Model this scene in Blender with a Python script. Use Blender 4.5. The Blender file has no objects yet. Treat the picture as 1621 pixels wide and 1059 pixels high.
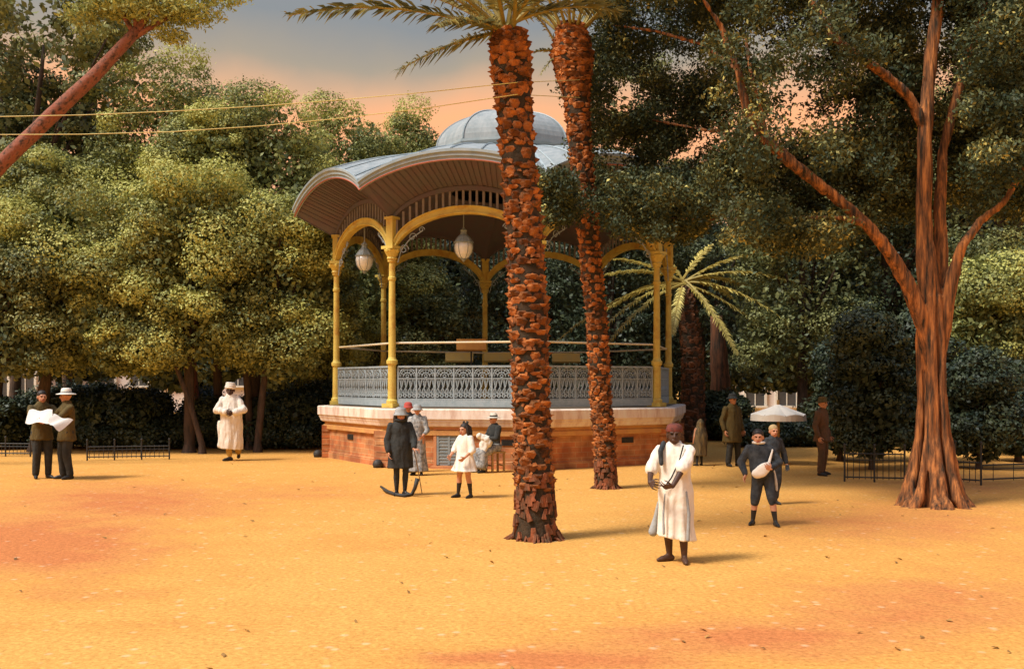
import bpy, math, random
import numpy as np
from mathutils import Vector, Matrix, Quaternion

# ------------------------------------------------------------------ camera, sky, sun, exposure
SC = bpy.context.scene
COL = SC.collection
PI = math.pi
R = math.radians
F, CX, HY, HC = 1600.0, 810.5, 605.0, 1.95      # focal length (px), centre column, horizon row, eye height
cam_d = bpy.data.cameras.new("camera")
cam = bpy.data.objects.new("camera", cam_d)
COL.objects.link(cam)
cam_d.sensor_width = 36.0
cam_d.lens = 36.0 * F / 1621.0
cam_d.shift_y = (HY - 529.5) / 1621.0
cam_d.clip_end = 3000.0
cam_d.clip_start = 0.1
cam.location = (0, 0, HC)
cam.rotation_euler = (R(90), 0, 0)
SC.camera = cam

SUN_AZ, SUN_EL = R(-118), R(54)                  # azimuth from +Y, clockwise: behind the camera and to the left
world = bpy.data.worlds.new("World")
SC.world = world
world.use_nodes = True
wn, wl = world.node_tree.nodes, world.node_tree.links
wn.clear()
sky = wn.new("ShaderNodeTexSky")
sky.sky_type = 'NISHITA'
sky.sun_disc = False
sky.sun_elevation = SUN_EL
sky.sun_rotation = SUN_AZ
sky.air_density = 1.2
sky.dust_density = 2.5
tc = wn.new("ShaderNodeTexCoord")
sep = wn.new("ShaderNodeSeparateXYZ")
wl.new(tc.outputs['Generated'], sep.inputs[0])
veil = wn.new("ShaderNodeValToRGB")              # evening veil low in the sky: peach up to blue grey
nz = wn.new("ShaderNodeTexNoise")
nz.inputs['Scale'].default_value = 5.0
nz.inputs['Detail'].default_value = 5.0
wl.new(tc.outputs['Generated'], nz.inputs['Vector'])
ma = wn.new("ShaderNodeMath"); ma.operation = 'MULTIPLY_ADD'
ma.inputs[1].default_value = 0.07
wl.new(nz.outputs[0], ma.inputs[0]); 
sb = wn.new("ShaderNodeMath"); sb.operation = 'SUBTRACT'; sb.inputs[1].default_value = 0.035
wl.new(sep.outputs[2], sb.inputs[0]); wl.new(sb.outputs[0], ma.inputs[2])
wl.new(ma.outputs[0], veil.inputs[0])
cr = veil.color_ramp
cr.elements[0].position = 0.05; cr.elements[0].color = (0.34, 0.27, 0.20, 1)
cr.elements[1].position = 0.332; cr.elements[1].color = (0.165, 0.178, 0.188, 1)
for p_, c_ in ((0.16, (0.52, 0.27, 0.15, 1)), (0.250, (0.66, 0.30, 0.145, 1)), (0.274, (0.46, 0.275, 0.165, 1)), (0.298, (0.25, 0.215, 0.17, 1))):
    e_ = cr.elements.new(p_); e_.color = c_
bg1 = wn.new("ShaderNodeBackground"); bg1.inputs[1].default_value = 0.15
bg2 = wn.new("ShaderNodeBackground"); bg2.inputs[1].default_value = 1.2
wl.new(sky.outputs[0], bg1.inputs[0]); wl.new(veil.outputs[0], bg2.inputs[0])
mxs = wn.new("ShaderNodeMixShader")
mr = wn.new("ShaderNodeMapRange")
mr.inputs['From Min'].default_value = 0.45; mr.inputs['From Max'].default_value = 0.65
wl.new(sep.outputs[2], mr.inputs['Value'])
wl.new(mr.outputs[0], mxs.inputs[0]); wl.new(bg2.outputs[0], mxs.inputs[1]); wl.new(bg1.outputs[0], mxs.inputs[2])
wo = wn.new("ShaderNodeOutputWorld")
wl.new(mxs.outputs[0], wo.inputs[0])

sun_d = bpy.data.lights.new("sun", 'SUN')
sun_d.energy = 2.8
sun_d.angle = R(14.0)
sun_d.color = (1.0, 0.965, 0.88)
sun = bpy.data.objects.new("sun", sun_d)
COL.objects.link(sun)
sdir = Vector((math.sin(SUN_AZ) * math.cos(SUN_EL), math.cos(SUN_AZ) * math.cos(SUN_EL), math.sin(SUN_EL)))
sun.rotation_euler = sdir.to_track_quat('Z', 'Y').to_euler()
sun.location = sdir * 60

SC.view_settings.view_transform = 'Standard'
SC.view_settings.look = 'None'
SC.view_settings.exposure = 0.55
SC.view_settings.gamma = 1.0
SC.render.engine = 'CYCLES'
SC.cycles.max_bounces = 5
SC.cycles.diffuse_bounces = 3
SC.cycles.glossy_bounces = 2
SC.cycles.transmission_bounces = 3
SC.cycles.transparent_max_bounces = 6

# ------------------------------------------------------------------ helpers
def P(px, py, Y):
    return Vector(((px - CX) * Y / F, Y, HC - (py - HY) * Y / F))
def G(px, py, z=0.0):
    Y = (HC - z) * F / (py - HY)
    return Vector(((px - CX) * Y / F, Y, z))

def tag(o, label=None, cat=None, group=None, kind=None):
    if label: o['label'] = label
    if cat: o['category'] = cat
    if group: o['group'] = group
    if kind: o['kind'] = kind
    return o
def empty(name, loc=(0, 0, 0), rz=0.0, label=None, cat=None, group=None):
    o = bpy.data.objects.new(name, None)
    o.empty_display_size = 0.2
    COL.objects.link(o)
    o.location = loc
    o.rotation_euler = (0, 0, rz)
    return tag(o, label, cat, group)

class MB:
    def __init__(s):
        s.v, s.f, s.m = [], [], []
    def add(s, vs, fs, mi=0):
        b = len(s.v)
        s.v.extend([tuple(v) for v in vs])
        s.f.extend([tuple(i + b for i in f) for f in fs])
        s.m.extend([mi] * len(fs))
    def box(s, c, size, rot=None, mi=0, taper=1.0):
        hx, hy, hz = size[0] / 2, size[1] / 2, size[2] / 2
        vs = []
        for z, k in ((-hz, 1.0), (hz, taper)):
            for x, y in ((-hx, -hy), (hx, -hy), (hx, hy), (-hx, hy)):
                v = Vector((x * k, y * k, z))
                if rot is not None: v = rot @ v
                vs.append(v + Vector(c))
        s.add(vs, [(3, 2, 1, 0), (4, 5, 6, 7), (0, 1, 5, 4), (1, 2, 6, 5), (2, 3, 7, 6), (3, 0, 4, 7)], mi)
    def tube(s, path, radii, seg=8, mi=0, cap=True, flat=None):
        path = [Vector(p) for p in path]
        n = len(path)
        if not hasattr(radii, '__len__'): radii = [radii] * n
        t0 = (path[1] - path[0]).normalized()
        up = Vector((0, 0, 1)) if abs(t0.z) < 0.9 else Vector((1, 0, 0))
        nrm = t0.cross(up).normalized()
        vs = []
        for i in range(n):
            t = (path[min(i + 1, n - 1)] - path[max(i - 1, 0)])
            t = t.normalized() if t.length > 1e-9 else t0
            nrm = (nrm - t * nrm.dot(t))
            nrm = nrm.normalized() if nrm.length > 1e-6 else t.orthogonal().normalized()
            bn = t.cross(nrm)
            for k in range(seg):
                a = 2 * PI * k / seg
                vs.append(path[i] + (nrm * math.cos(a) + bn * math.sin(a) * (flat or 1.0)) * radii[i])
        fs = []
        for i in range(n - 1):
            for k in range(seg):
                k2 = (k + 1) % seg
                fs.append((i * seg + k, i * seg + k2, (i + 1) * seg + k2, (i + 1) * seg + k))
        if cap:
            fs.append(tuple(range(seg - 1, -1, -1)))
            fs.append(tuple((n - 1) * seg + k for k in range(seg)))
        s.add(vs, fs, mi)
    def lathe(s, c, prof, seg=16, mi=0, rot=None):
        vs = []
        for r, z in prof:
            for k in range(seg):
                a = 2 * PI * k / seg
                v = Vector((r * math.cos(a), r * math.sin(a), z))
                if rot is not None: v = rot @ v
                vs.append(v + Vector(c))
        n = len(prof)
        fs = [(i * seg + k, i * seg + (k + 1) % seg, (i + 1) * seg + (k + 1) % seg, (i + 1) * seg + k)
              for i in range(n - 1) for k in range(seg)]
        fs.append(tuple(range(seg - 1, -1, -1)))
        fs.append(tuple((n - 1) * seg + k for k in range(seg)))
        s.add(vs, fs, mi)
    def grid(s, pts, mi=0):
        nr, nc = len(pts), len(pts[0])
        vs = [p for row in pts for p in row]
        s.add(vs, [(i * nc + j, i * nc + j + 1, (i + 1) * nc + j + 1, (i + 1) * nc + j)
                   for i in range(nr - 1) for j in range(nc - 1)], mi)
    def build(s, name, mats, parent=None, smooth=False, loc=None):
        me = bpy.data.meshes.new(name)
        me.from_pydata(s.v, [], s.f)
        if not isinstance(mats, (list, tuple)): mats = [mats]
        for m in mats: me.materials.append(m)
        if any(s.m): me.polygons.foreach_set('material_index', s.m)
        if smooth: me.polygons.foreach_set('use_smooth', [True] * len(me.polygons))
        me.update()
        o = bpy.data.objects.new(name, me)
        COL.objects.link(o)
        if parent is not None: o.parent = parent
        if loc is not None: o.location = loc
        return o

# ------------------------------------------------------------------ materials
def nodes_of(m):
    m.use_nodes = True
    return m.node_tree.nodes, m.node_tree.links, m.node_tree.nodes['Principled BSDF']
def mat(name, c1, c2=None, scale=8.0, rough=0.75, bump=0.0, bscale=None, spec=0.3, c3=None, stretch=None, metal=0.0):
    m = bpy.data.materials.new(name)
    n, l, b = nodes_of(m)
    b.inputs['Roughness'].default_value = rough
    b.inputs['Specular IOR Level'].default_value = spec
    b.inputs['Metallic'].default_value = metal
    b.inputs['Base Color'].default_value = (*c1, 1)
    t = n.new('ShaderNodeTexCoord')
    vec = t.outputs['Object']
    if stretch:
        mp = n.new('ShaderNodeMapping'); mp.inputs['Scale'].default_value = stretch
        l.new(vec, mp.inputs[0]); vec = mp.outputs[0]
    if c2 is not None:
        nt = n.new('ShaderNodeTexNoise')
        nt.inputs['Scale'].default_value = scale
        nt.inputs['Detail'].default_value = 6
        nt.inputs['Roughness'].default_value = 0.65
        l.new(vec, nt.inputs['Vector'])
        r = n.new('ShaderNodeValToRGB')
        r.color_ramp.elements[0].position = 0.36; r.color_ramp.elements[0].color = (*c1, 1)
        r.color_ramp.elements[1].position = 0.64; r.color_ramp.elements[1].color = (*c2, 1)
        if c3 is not None:
            e = r.color_ramp.elements.new(0.5); e.color = (*c3, 1)
        l.new(nt.outputs[0], r.inputs[0])
        l.new(r.outputs[0], b.inputs['Base Color'])
    if bump:
        nb = n.new('ShaderNodeTexNoise')
        nb.inputs['Scale'].default_value = bscale or scale * 3
        nb.inputs['Detail'].default_value = 5
        l.new(vec, nb.inputs['Vector'])
        bp = n.new('ShaderNodeBump'); bp.inputs['Strength'].default_value = bump
        bp.inputs['Distance'].default_value = 0.03
        l.new(nb.outputs[0], bp.inputs['Height'])
        l.new(bp.outputs[0], b.inputs['Normal'])
    return m
def leaf_mat(name, dark, light, gloss=0.5, trans=0.25, spec=0.35, mid=None):
    m = bpy.data.materials.new(name)
    n, l, b = nodes_of(m)
    b.inputs['Roughness'].default_value = gloss
    b.inputs['Specular IOR Level'].default_value = spec
    g = n.new('ShaderNodeNewGeometry')
    at = n.new('ShaderNodeAttribute'); at.attribute_name = 'tone'
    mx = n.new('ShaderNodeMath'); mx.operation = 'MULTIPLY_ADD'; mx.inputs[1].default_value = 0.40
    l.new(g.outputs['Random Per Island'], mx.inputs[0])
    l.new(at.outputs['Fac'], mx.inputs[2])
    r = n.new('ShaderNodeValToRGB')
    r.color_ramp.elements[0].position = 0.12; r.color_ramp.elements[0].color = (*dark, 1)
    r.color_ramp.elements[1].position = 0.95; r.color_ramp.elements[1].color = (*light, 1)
    if mid:
        e = r.color_ramp.elements.new(0.70); e.color = (*mid, 1)
    l.new(mx.outputs[0], r.inputs[0])
    l.new(r.outputs[0], b.inputs['Base Color'])
    tr = n.new('ShaderNodeBsdfTranslucent')
    l.new(r.outputs[0], tr.inputs[0])
    ms = n.new('ShaderNodeMixShader'); ms.inputs[0].default_value = trans
    out = n['Material Output']
    l.new(b.outputs[0], ms.inputs[1]); l.new(tr.outputs[0], ms.inputs[2]); l.new(ms.outputs[0], out.inputs[0])
    return m

M = {}
M['yellow'] = mat('yellow_paint', (0.66, 0.51, 0.12), (0.50, 0.29, 0.06), 2.6, 0.55, 0.12, 30, c3=(0.62, 0.46, 0.10))
M['rail_grey'] = mat('rail_grey_paint', (0.27, 0.33, 0.35), (0.35, 0.40, 0.42), 9, 0.55, 0.1, 60)
M['zinc'] = mat('zinc_roof', (0.22, 0.255, 0.265), (0.33, 0.35, 0.35), 2.2, 0.72, 0.15, 25, stretch=(2, 2, .5))
M['zinc_edge'] = mat('zinc_fascia', (0.27, 0.335, 0.36), (0.37, 0.415, 0.42), 3, 0.5)
M['drum'] = mat('drum_panel', (0.30, 0.24, 0.19), (0.24, 0.22, 0.2), 4, 0.7)
M['soffit'] = mat('soffit_plank', (0.145, 0.10, 0.11), (0.125, 0.115, 0.12), 3.0, 0.75, 0.15, 30)
M['slat'] = mat('frieze_slat', (0.27, 0.235, 0.21), (0.20, 0.16, 0.145), 6, 0.7)
M['cornice'] = mat('cornice_stone', (0.80, 0.72, 0.62), (0.60, 0.42, 0.32), 2.2, 0.8, 0.2, 30, c3=(0.76, 0.62, 0.51), stretch=(2.2, 2.2, .7))
M['pipe'] = mat('guard_pipe', (0.70, 0.58, 0.32), (0.66, 0.60, 0.48), 3, 0.5)
M['floor'] = mat('kiosk_floor', (0.16, 0.12, 0.08), (0.2, 0.15, 0.1), 4, 0.8)
M['iron'] = mat('dark_iron', (0.025, 0.027, 0.025), (0.05, 0.045, 0.04), 12, 0.6)
M['glass'] = mat('lamp_glass', (0.86, 0.86, 0.82), (0.74, 0.77, 0.75), 9, 0.15, spec=0.6)
M['lampcap'] = mat('lamp_cap', (0.20, 0.25, 0.26), (0.32, 0.36, 0.36), 10, 0.4)
M['orange_board'] = mat('orange_board', (0.55, 0.27, 0.06), (0.48, 0.22, 0.05), 7, 0.7)
M['yellow_board'] = mat('ochre_board', (0.50, 0.36, 0.10), (0.42, 0.34, 0.14), 7, 0.7)
M['grille'] = mat('grey_door', (0.20, 0.24, 0.25), (0.27, 0.29, 0.28), 6, 0.6)
M['boot'] = mat('palm_boot', (0.46, 0.18, 0.05), (0.12, 0.06, 0.025), 9, 0.9, 0.5, 30, c3=(0.33, 0.115, 0.035))
M['palm_core'] = mat('palm_core', (0.022, 0.018, 0.010), (0.06, 0.036, 0.018), 10, 0.9, 0.6, 25)
M['palm_root'] = mat('palm_root_zone', (0.30, 0.09, 0.035), (0.07, 0.04, 0.02), 9, 0.9, 0.8, 22, stretch=(1, 1, 0.5))
M['bark_red'] = mat('ficus_bark', (0.50, 0.19, 0.055), (0.028, 0.022, 0.014), 6, 0.9, 0.8, 14, c3=(0.20, 0.08, 0.03), stretch=(2.4, 2.4, 0.25))
M['bark'] = mat('grey_brown_bark', (0.10, 0.062, 0.042), (0.04, 0.03, 0.022), 6, 0.9, 0.6, 16, stretch=(2, 2, 0.4))
M['bark_pink'] = mat('pinkish_bark', (0.24, 0.075, 0.045), (0.06, 0.035, 0.025), 7, 0.9, 0.7, 12, c3=(0.28, 0.11, 0.07), stretch=(1.0, 2.5, 1.0))
M['rachis'] = mat('frond_rachis', (0.33, 0.24, 0.05), (0.22, 0.17, 0.04), 5, 0.6)
M['frond'] = leaf_mat('frond_olive', (0.045, 0.055, 0.025), (0.34, 0.29, 0.08), 0.5, 0.2)
M['frond_pale'] = leaf_mat('frond_pale', (0.36, 0.30, 0.07), (0.74, 0.62, 0.19), 0.5, 0.2)
M['leaf_olive'] = leaf_mat('leaf_olive', (0.030, 0.062, 0.032), (0.50, 0.49, 0.13), 0.6, 0.2)
M['leaf_mid'] = leaf_mat('leaf_mid', (0.028, 0.054, 0.030), (0.34, 0.34, 0.11), 0.55, 0.2)
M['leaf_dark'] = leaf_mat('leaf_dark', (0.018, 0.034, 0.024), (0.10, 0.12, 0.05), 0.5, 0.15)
M['leaf_ficus'] = leaf_mat('leaf_ficus', (0.024, 0.040, 0.020), (0.66, 0.58, 0.18), 0.6, 0.12, 0.25, (0.10, 0.11, 0.038))
M['skin'] = mat('skin_light', (0.56, 0.27, 0.15), (0.50, 0.23, 0.13), 20, 0.6)
M['skin_dark'] = mat('skin_brown', (0.085, 0.042, 0.025), (0.06, 0.03, 0.02), 20, 0.5)
M['hair'] = mat('dark_hair', (0.02, 0.015, 0.012), (0.035, 0.025, 0.02), 30, 0.5, 0.3, 60)
M['hair_fair'] = mat('fair_hair', (0.50, 0.36, 0.18), (0.40, 0.27, 0.12), 30, 0.6, 0.3, 60)
M['eye'] = mat('eye_dark', (0.01, 0.008, 0.008))
M['lip'] = mat('lip', (0.38, 0.10, 0.08))
M['white'] = mat('white_cloth', (0.82, 0.76, 0.66), (0.74, 0.66, 0.55), 6, 0.85, 0.3, 14)
M['cream'] = mat('cream_cloth', (0.74, 0.70, 0.60), (0.62, 0.59, 0.52), 8, 0.85, 0.3, 14)
M['black'] = mat('black_cloth', (0.022, 0.024, 0.022), (0.040, 0.040, 0.036), 8, 0.85, 0.4, 18)
M['navy'] = mat('dark_blue_cloth', (0.020, 0.024, 0.028), (0.055, 0.060, 0.064), 12, 0.85, 0.4, 18)
M['brown'] = mat('brown_cloth', (0.115, 0.075, 0.018), (0.075, 0.055, 0.018), 8, 0.85, 0.4, 18)
M['rust'] = mat('rust_cloth', (0.14, 0.065, 0.03), (0.08, 0.05, 0.025), 8, 0.85, 0.4, 18)
M['greyprint'] = mat('grey_print_cloth', (0.42, 0.42, 0.40), (0.10, 0.105, 0.11), 14, 0.85, 0.3, 18)
M['greycloth'] = mat('grey_cloth', (0.36, 0.37, 0.36), (0.25, 0.26, 0.26), 8, 0.85, 0.3, 18)
M['ochrecloth'] = mat('ochre_cloth', (0.52, 0.33, 0.07), (0.45, 0.27, 0.06), 8, 0.85, 0.3, 18)
M['striped'] = mat('striped_shawl', (0.03, 0.03, 0.028), (0.24, 0.17, 0.07), 9, 0.85, 0.3, 18, stretch=(3.5, 3.5, 0.4))
M['red'] = mat('red_felt', (0.45, 0.06, 0.045), (0.36, 0.07, 0.05), 14, 0.8)
M['straw'] = mat('straw', (0.62, 0.58, 0.48), (0.50, 0.47, 0.40), 25, 0.7, 0.3, 50)
M['shoe'] = mat('black_leather', (0.015, 0.014, 0.013), (0.03, 0.028, 0.025), 10, 0.4)
M['wood'] = mat('stool_wood', (0.40, 0.24, 0.08), (0.30, 0.17, 0.06), 6, 0.7, stretch=(1, 1, 6))
M['cane'] = mat('cane_wood', (0.50, 0.40, 0.26), (0.28, 0.18, 0.09), 6, 0.5)
M['paper'] = mat('newsprint', (0.80, 0.77, 0.70), (0.70, 0.67, 0.60), 20, 0.9, stretch=(6, 1, 1))
M['wire'] = mat('wire_yellow', (0.60, 0.50, 0.16), (0.55, 0.42, 0.14), 3, 0.5)
M['plaster'] = mat('pale_plaster', (0.72, 0.66, 0.60), (0.60, 0.50, 0.46), 0.6, 0.9)
M['pinkwall'] = mat('pink_plaster', (0.50, 0.28, 0.24), (0.42, 0.26, 0.24), 0.8, 0.9)
M['window'] = mat('window_dark', (0.05, 0.055, 0.06), (0.07, 0.07, 0.07), 2, 0.2, spec=0.5)
M['tile'] = mat('roof_tile', (0.38, 0.15, 0.08), (0.28, 0.11, 0.07), 3, 0.85)
M['canvas'] = mat('white_canvas', (0.82, 0.76, 0.66), (0.76, 0.69, 0.60), 2, 0.9)

def masonry():
    m = bpy.data.materials.new('orange_masonry')
    n, l, b = nodes_of(m)
    b.inputs['Roughness'].default_value = 0.9
    t = n.new('ShaderNodeTexCoord')
    br = n.new('ShaderNodeTexBrick')
    br.inputs['Scale'].default_value = 1.0
    br.inputs['Brick Width'].default_value = 0.34
    br.inputs['Row Height'].default_value = 0.12
    br.inputs['Mortar Size'].default_value = 0.008
    br.inputs['Color1'].default_value = (0.52, 0.17, 0.055, 1)
    br.inputs['Color2'].default_value = (0.44, 0.20, 0.075, 1)
    br.inputs['Mortar'].default_value = (0.50, 0.28, 0.13, 1)
    l.new(t.outputs['UV'], br.inputs['Vector'])
    nt = n.new('ShaderNodeTexNoise'); nt.inputs['Scale'].default_value = 2.5; nt.inputs['Detail'].default_value = 8
    l.new(t.outputs['Object'], nt.inputs['Vector'])
    r = n.new('ShaderNodeValToRGB')
    r.color_ramp.elements[0].position = 0.4; r.color_ramp.elements[0].color = (0.62, 0.55, 0.55, 1)
    r.color_ramp.elements[1].position = 0.62; r.color_ramp.elements[1].color = (1.1, 1.15, 1.15, 1)
    l.new(nt.outputs[0], r.inputs[0])
    mx = n.new('ShaderNodeMixRGB'); mx.blend_type = 'MULTIPLY'; mx.inputs[0].default_value = 1
    l.new(br.outputs['Color'], mx.inputs[1]); l.new(r.outputs[0], mx.inputs[2])
    l.new(mx.outputs[0], b.inputs['Base Color'])
    bp = n.new('ShaderNodeBump'); bp.inputs['Strength'].default_value = 0.4; bp.inputs['Distance'].default_value = 0.02
    l.new(nt.outputs[0], bp.inputs['Height']); l.new(bp.outputs[0], b.inputs['Normal'])
    return m
M['masonry'] = masonry()
def boot_island(m):
    n, l = m.node_tree.nodes, m.node_tree.links
    b = n['Principled BSDF']
    src = b.inputs['Base Color'].links[0].from_socket
    g = n.new('ShaderNodeNewGeometry')
    r = n.new('ShaderNodeValToRGB')
    r.color_ramp.elements[0].color = (0.30, 0.28, 0.26, 1)
    r.color_ramp.elements[1].color = (1.25, 1.15, 1.0, 1)
    l.new(g.outputs['Random Per Island'], r.inputs[0])
    mx = n.new('ShaderNodeMixRGB'); mx.blend_type = 'MULTIPLY'; mx.inputs[0].default_value = 1
    l.new(src, mx.inputs[1]); l.new(r.outputs[0], mx.inputs[2]); l.new(mx.outputs[0], b.inputs['Base Color'])
boot_island(M['boot'])

def sand():
    m = bpy.data.materials.new('orange_sand')
    n, l, b = nodes_of(m)
    b.inputs['Roughness'].default_value = 0.95
    b.inputs['Specular IOR Level'].default_value = 0.1
    t = n.new('ShaderNodeTexCoord')
    at = n.new('ShaderNodeAttribute'); at.attribute_name = 'earth'
    n1 = n.new('ShaderNodeTexNoise'); n1.inputs['Scale'].default_value = 1.3; n1.inputs['Detail'].default_value = 9; n1.inputs['Roughness'].default_value = 0.7
    l.new(t.outputs['Object'], n1.inputs['Vector'])
    ad = n.new('ShaderNodeMath'); ad.operation = 'MULTIPLY_ADD'; ad.inputs[1].default_value = 1.1
    sb = n.new('ShaderNodeMath'); sb.operation = 'SUBTRACT'; sb.inputs[1].default_value = 0.5
    l.new(n1.outputs[0], sb.inputs[0])
    l.new(sb.outputs[0], ad.inputs[0]); l.new(at.outputs['Fac'], ad.inputs[2])
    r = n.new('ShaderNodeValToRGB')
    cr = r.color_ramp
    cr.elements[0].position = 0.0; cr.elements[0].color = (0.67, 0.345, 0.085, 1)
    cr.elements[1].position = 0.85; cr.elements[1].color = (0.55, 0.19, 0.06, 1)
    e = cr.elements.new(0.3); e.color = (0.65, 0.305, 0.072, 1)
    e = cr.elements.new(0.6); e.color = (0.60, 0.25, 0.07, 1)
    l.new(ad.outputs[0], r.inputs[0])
    # grain: pale grit and darker crumbs
    n2 = n.new('ShaderNodeTexNoise'); n2.inputs['Scale'].default_value = 22; n2.inputs['Detail'].default_value = 4; n2.inputs['Roughness'].default_value = 0.8
    l.new(t.outputs['Object'], n2.inputs['Vector'])
    r2 = n.new('ShaderNodeValToRGB')
    c2 = r2.color_ramp
    c2.elements[0].position = 0.30; c2.elements[0].color = (0.62, 0.58, 0.54, 1)
    c2.elements[1].position = 0.70; c2.elements[1].color = (1.22, 1.24, 1.30, 1)
    l.new(n2.outputs[0], r2.inputs[0])
    mx = n.new('ShaderNodeMixRGB'); mx.blend_type = 'MULTIPLY'; mx.inputs[0].default_value = 1
    l.new(r.outputs[0], mx.inputs[1]); l.new(r2.outputs[0], mx.inputs[2])
    vo = n.new('ShaderNodeTexVoronoi'); vo.inputs['Scale'].default_value = 5.5
    l.new(t.outputs['Object'], vo.inputs['Vector'])
    r3 = n.new('ShaderNodeValToRGB')
    r3.color_ramp.elements[0].position = 0.10; r3.color_ramp.elements[0].color = (1, 1, 1, 1)
    r3.color_ramp.elements[1].position = 0.24; r3.color_ramp.elements[1].color = (0, 0, 0, 1)
    l.new(vo.outputs['Distance'], r3.inputs[0])
    gt = n.new('ShaderNodeMath'); gt.operation = 'GREATER_THAN'; gt.inputs[1].default_value = 0.55
    sc = n.new('ShaderNodeSeparateColor'); l.new(vo.outputs['Color'], sc.inputs[0])
    l.new(sc.outputs[0], gt.inputs[0])
    ml = n.new('ShaderNodeMath'); ml.operation = 'MULTIPLY'
    l.new(r3.outputs[0], ml.inputs[0]); l.new(gt.outputs[0], ml.inputs[1])
    m3 = n.new('ShaderNodeMath'); m3.operation = 'MULTIPLY'; m3.inputs[1].default_value = 0.28
    l.new(ml.outputs[0], m3.inputs[0])
    mx2 = n.new('ShaderNodeMixRGB'); mx2.inputs[2].default_value = (0.85, 0.68, 0.46, 1)
    l.new(m3.outputs[0], mx2.inputs[0]); l.new(mx.outputs[0], mx2.inputs[1])
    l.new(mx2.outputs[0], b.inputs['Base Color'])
    bp = n.new('ShaderNodeBump'); bp.inputs['Strength'].default_value = 0.12; bp.inputs['Distance'].default_value = 0.02
    l.new(n2.outputs[0], bp.inputs['Height'])
    n4 = n.new('ShaderNodeTexNoise'); n4.inputs['Scale'].default_value = 3.2; n4.inputs['Detail'].default_value = 7; n4.inputs['Roughness'].default_value = 0.6
    l.new(t.outputs['Object'], n4.inputs['Vector'])
    b2 = n.new('ShaderNodeBump'); b2.inputs['Strength'].default_value = 0.45; b2.inputs['Distance'].default_value = 0.08
    l.new(n4.outputs[0], b2.inputs['Height']); l.new(bp.outputs[0], b2.inputs['Normal']); l.new(b2.outputs[0], b.inputs['Normal'])
    return m
M['sand'] = sand()

# ------------------------------------------------------------------ ground
def make_ground():
    xs = np.concatenate([[-600, -200, -80, -40], np.linspace(-24, 24, 161), [40, 80, 200, 600]])
    ys = np.concatenate([[-60, -10], np.linspace(2, 34, 131), [45, 60, 120, 300, 900]])
    mb = MB()
    mb.grid([[(x, y, 0.0) for x in xs] for y in ys])
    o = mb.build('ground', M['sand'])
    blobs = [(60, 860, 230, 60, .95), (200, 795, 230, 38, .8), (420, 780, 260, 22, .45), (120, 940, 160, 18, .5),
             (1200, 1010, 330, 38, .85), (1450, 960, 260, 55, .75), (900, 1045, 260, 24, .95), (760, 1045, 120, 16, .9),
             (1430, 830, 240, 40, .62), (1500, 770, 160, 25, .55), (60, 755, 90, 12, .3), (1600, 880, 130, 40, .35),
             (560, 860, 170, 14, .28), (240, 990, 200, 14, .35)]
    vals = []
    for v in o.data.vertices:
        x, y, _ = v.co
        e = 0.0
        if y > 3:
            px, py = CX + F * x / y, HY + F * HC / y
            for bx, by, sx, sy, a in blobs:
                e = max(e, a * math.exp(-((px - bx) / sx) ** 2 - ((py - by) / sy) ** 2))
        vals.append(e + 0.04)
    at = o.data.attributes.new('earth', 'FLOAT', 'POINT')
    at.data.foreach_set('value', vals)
    tag(o, 'orange sandy ground of the square with redder patches', None, None, 'structure')
    return o
make_ground()
# ------------------------------------------------------------------ bandstand (octagonal kiosk)
KC = Vector((-0.138, 27.1, 0))
TH0 = R(-81)
def kv(k, r, z=0.0):
    a = TH0 + k * PI / 4
    return Vector((KC.x + r * math.sin(a), KC.y - r * math.cos(a), z))
def kl(k, s, r, z):
    """point on edge k..k+1 of the octagon with circumradius r, s in -1..1"""
    a, b = kv(k, r, z), kv(k + 1, r, z)
    return a.lerp(b, (s + 1) / 2)
def kfrm(k):
    a, b = kv(k, 1), kv(k + 1, 1)
    t = (b - a).normalized()
    nrm = Vector((t.y, -t.x, 0))
    if nrm.dot((a + b) / 2 - Vector((KC.x, KC.y, 0))) < 0: nrm = -nrm
    return t, nrm
def rz(t):
    return Matrix.Rotation(math.atan2(t.y, t.x), 3, 'Z')

def uv_box(o):
    me = o.data
    uv = me.uv_layers.new(name='UVMap')
    for p in me.polygons:
        n = p.normal
        t = Vector((-n.y, n.x, 0))
        if t.length < 0.3: t = Vector((1, 0, 0))
        t.normalize()
        for li in p.loop_indices:
            c = me.vertices[me.loops[li].vertex_index].co
            uv.data[li].uv = (c.dot(t), c.z if abs(n.z) < 0.7 else c.y)

K = empty('bandstand', (KC.x, KC.y, 0), 0, 'octagonal bandstand with yellow iron columns and grey domed roof on an orange masonry base', 'bandstand')
KOFF = Vector((KC.x, KC.y, 0))
def kb(mb, name, mats, parent=None, smooth=False):
    """build in world coordinates, re-based on the bandstand's empty"""
    mb.v = [(v[0] - KC.x, v[1] - KC.y, v[2]) for v in mb.v]
    return mb.build(name, mats, parent or K, smooth)
def octa(mb, prof, mi=0, cap_top=True):
    vs, fs = [], []
    for r, z in prof:
        for k in range(8): vs.append(kv(k, r, z))
    for i in range(len(prof) - 1):
        for k in range(8):
            fs.append((i * 8 + k, i * 8 + (k + 1) % 8, (i + 1) * 8 + (k + 1) % 8, (i + 1) * 8 + k))
    if cap_top: fs.append(tuple((len(prof) - 1) * 8 + k for k in range(8)))
    mb.add(vs, fs, mi)

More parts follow.
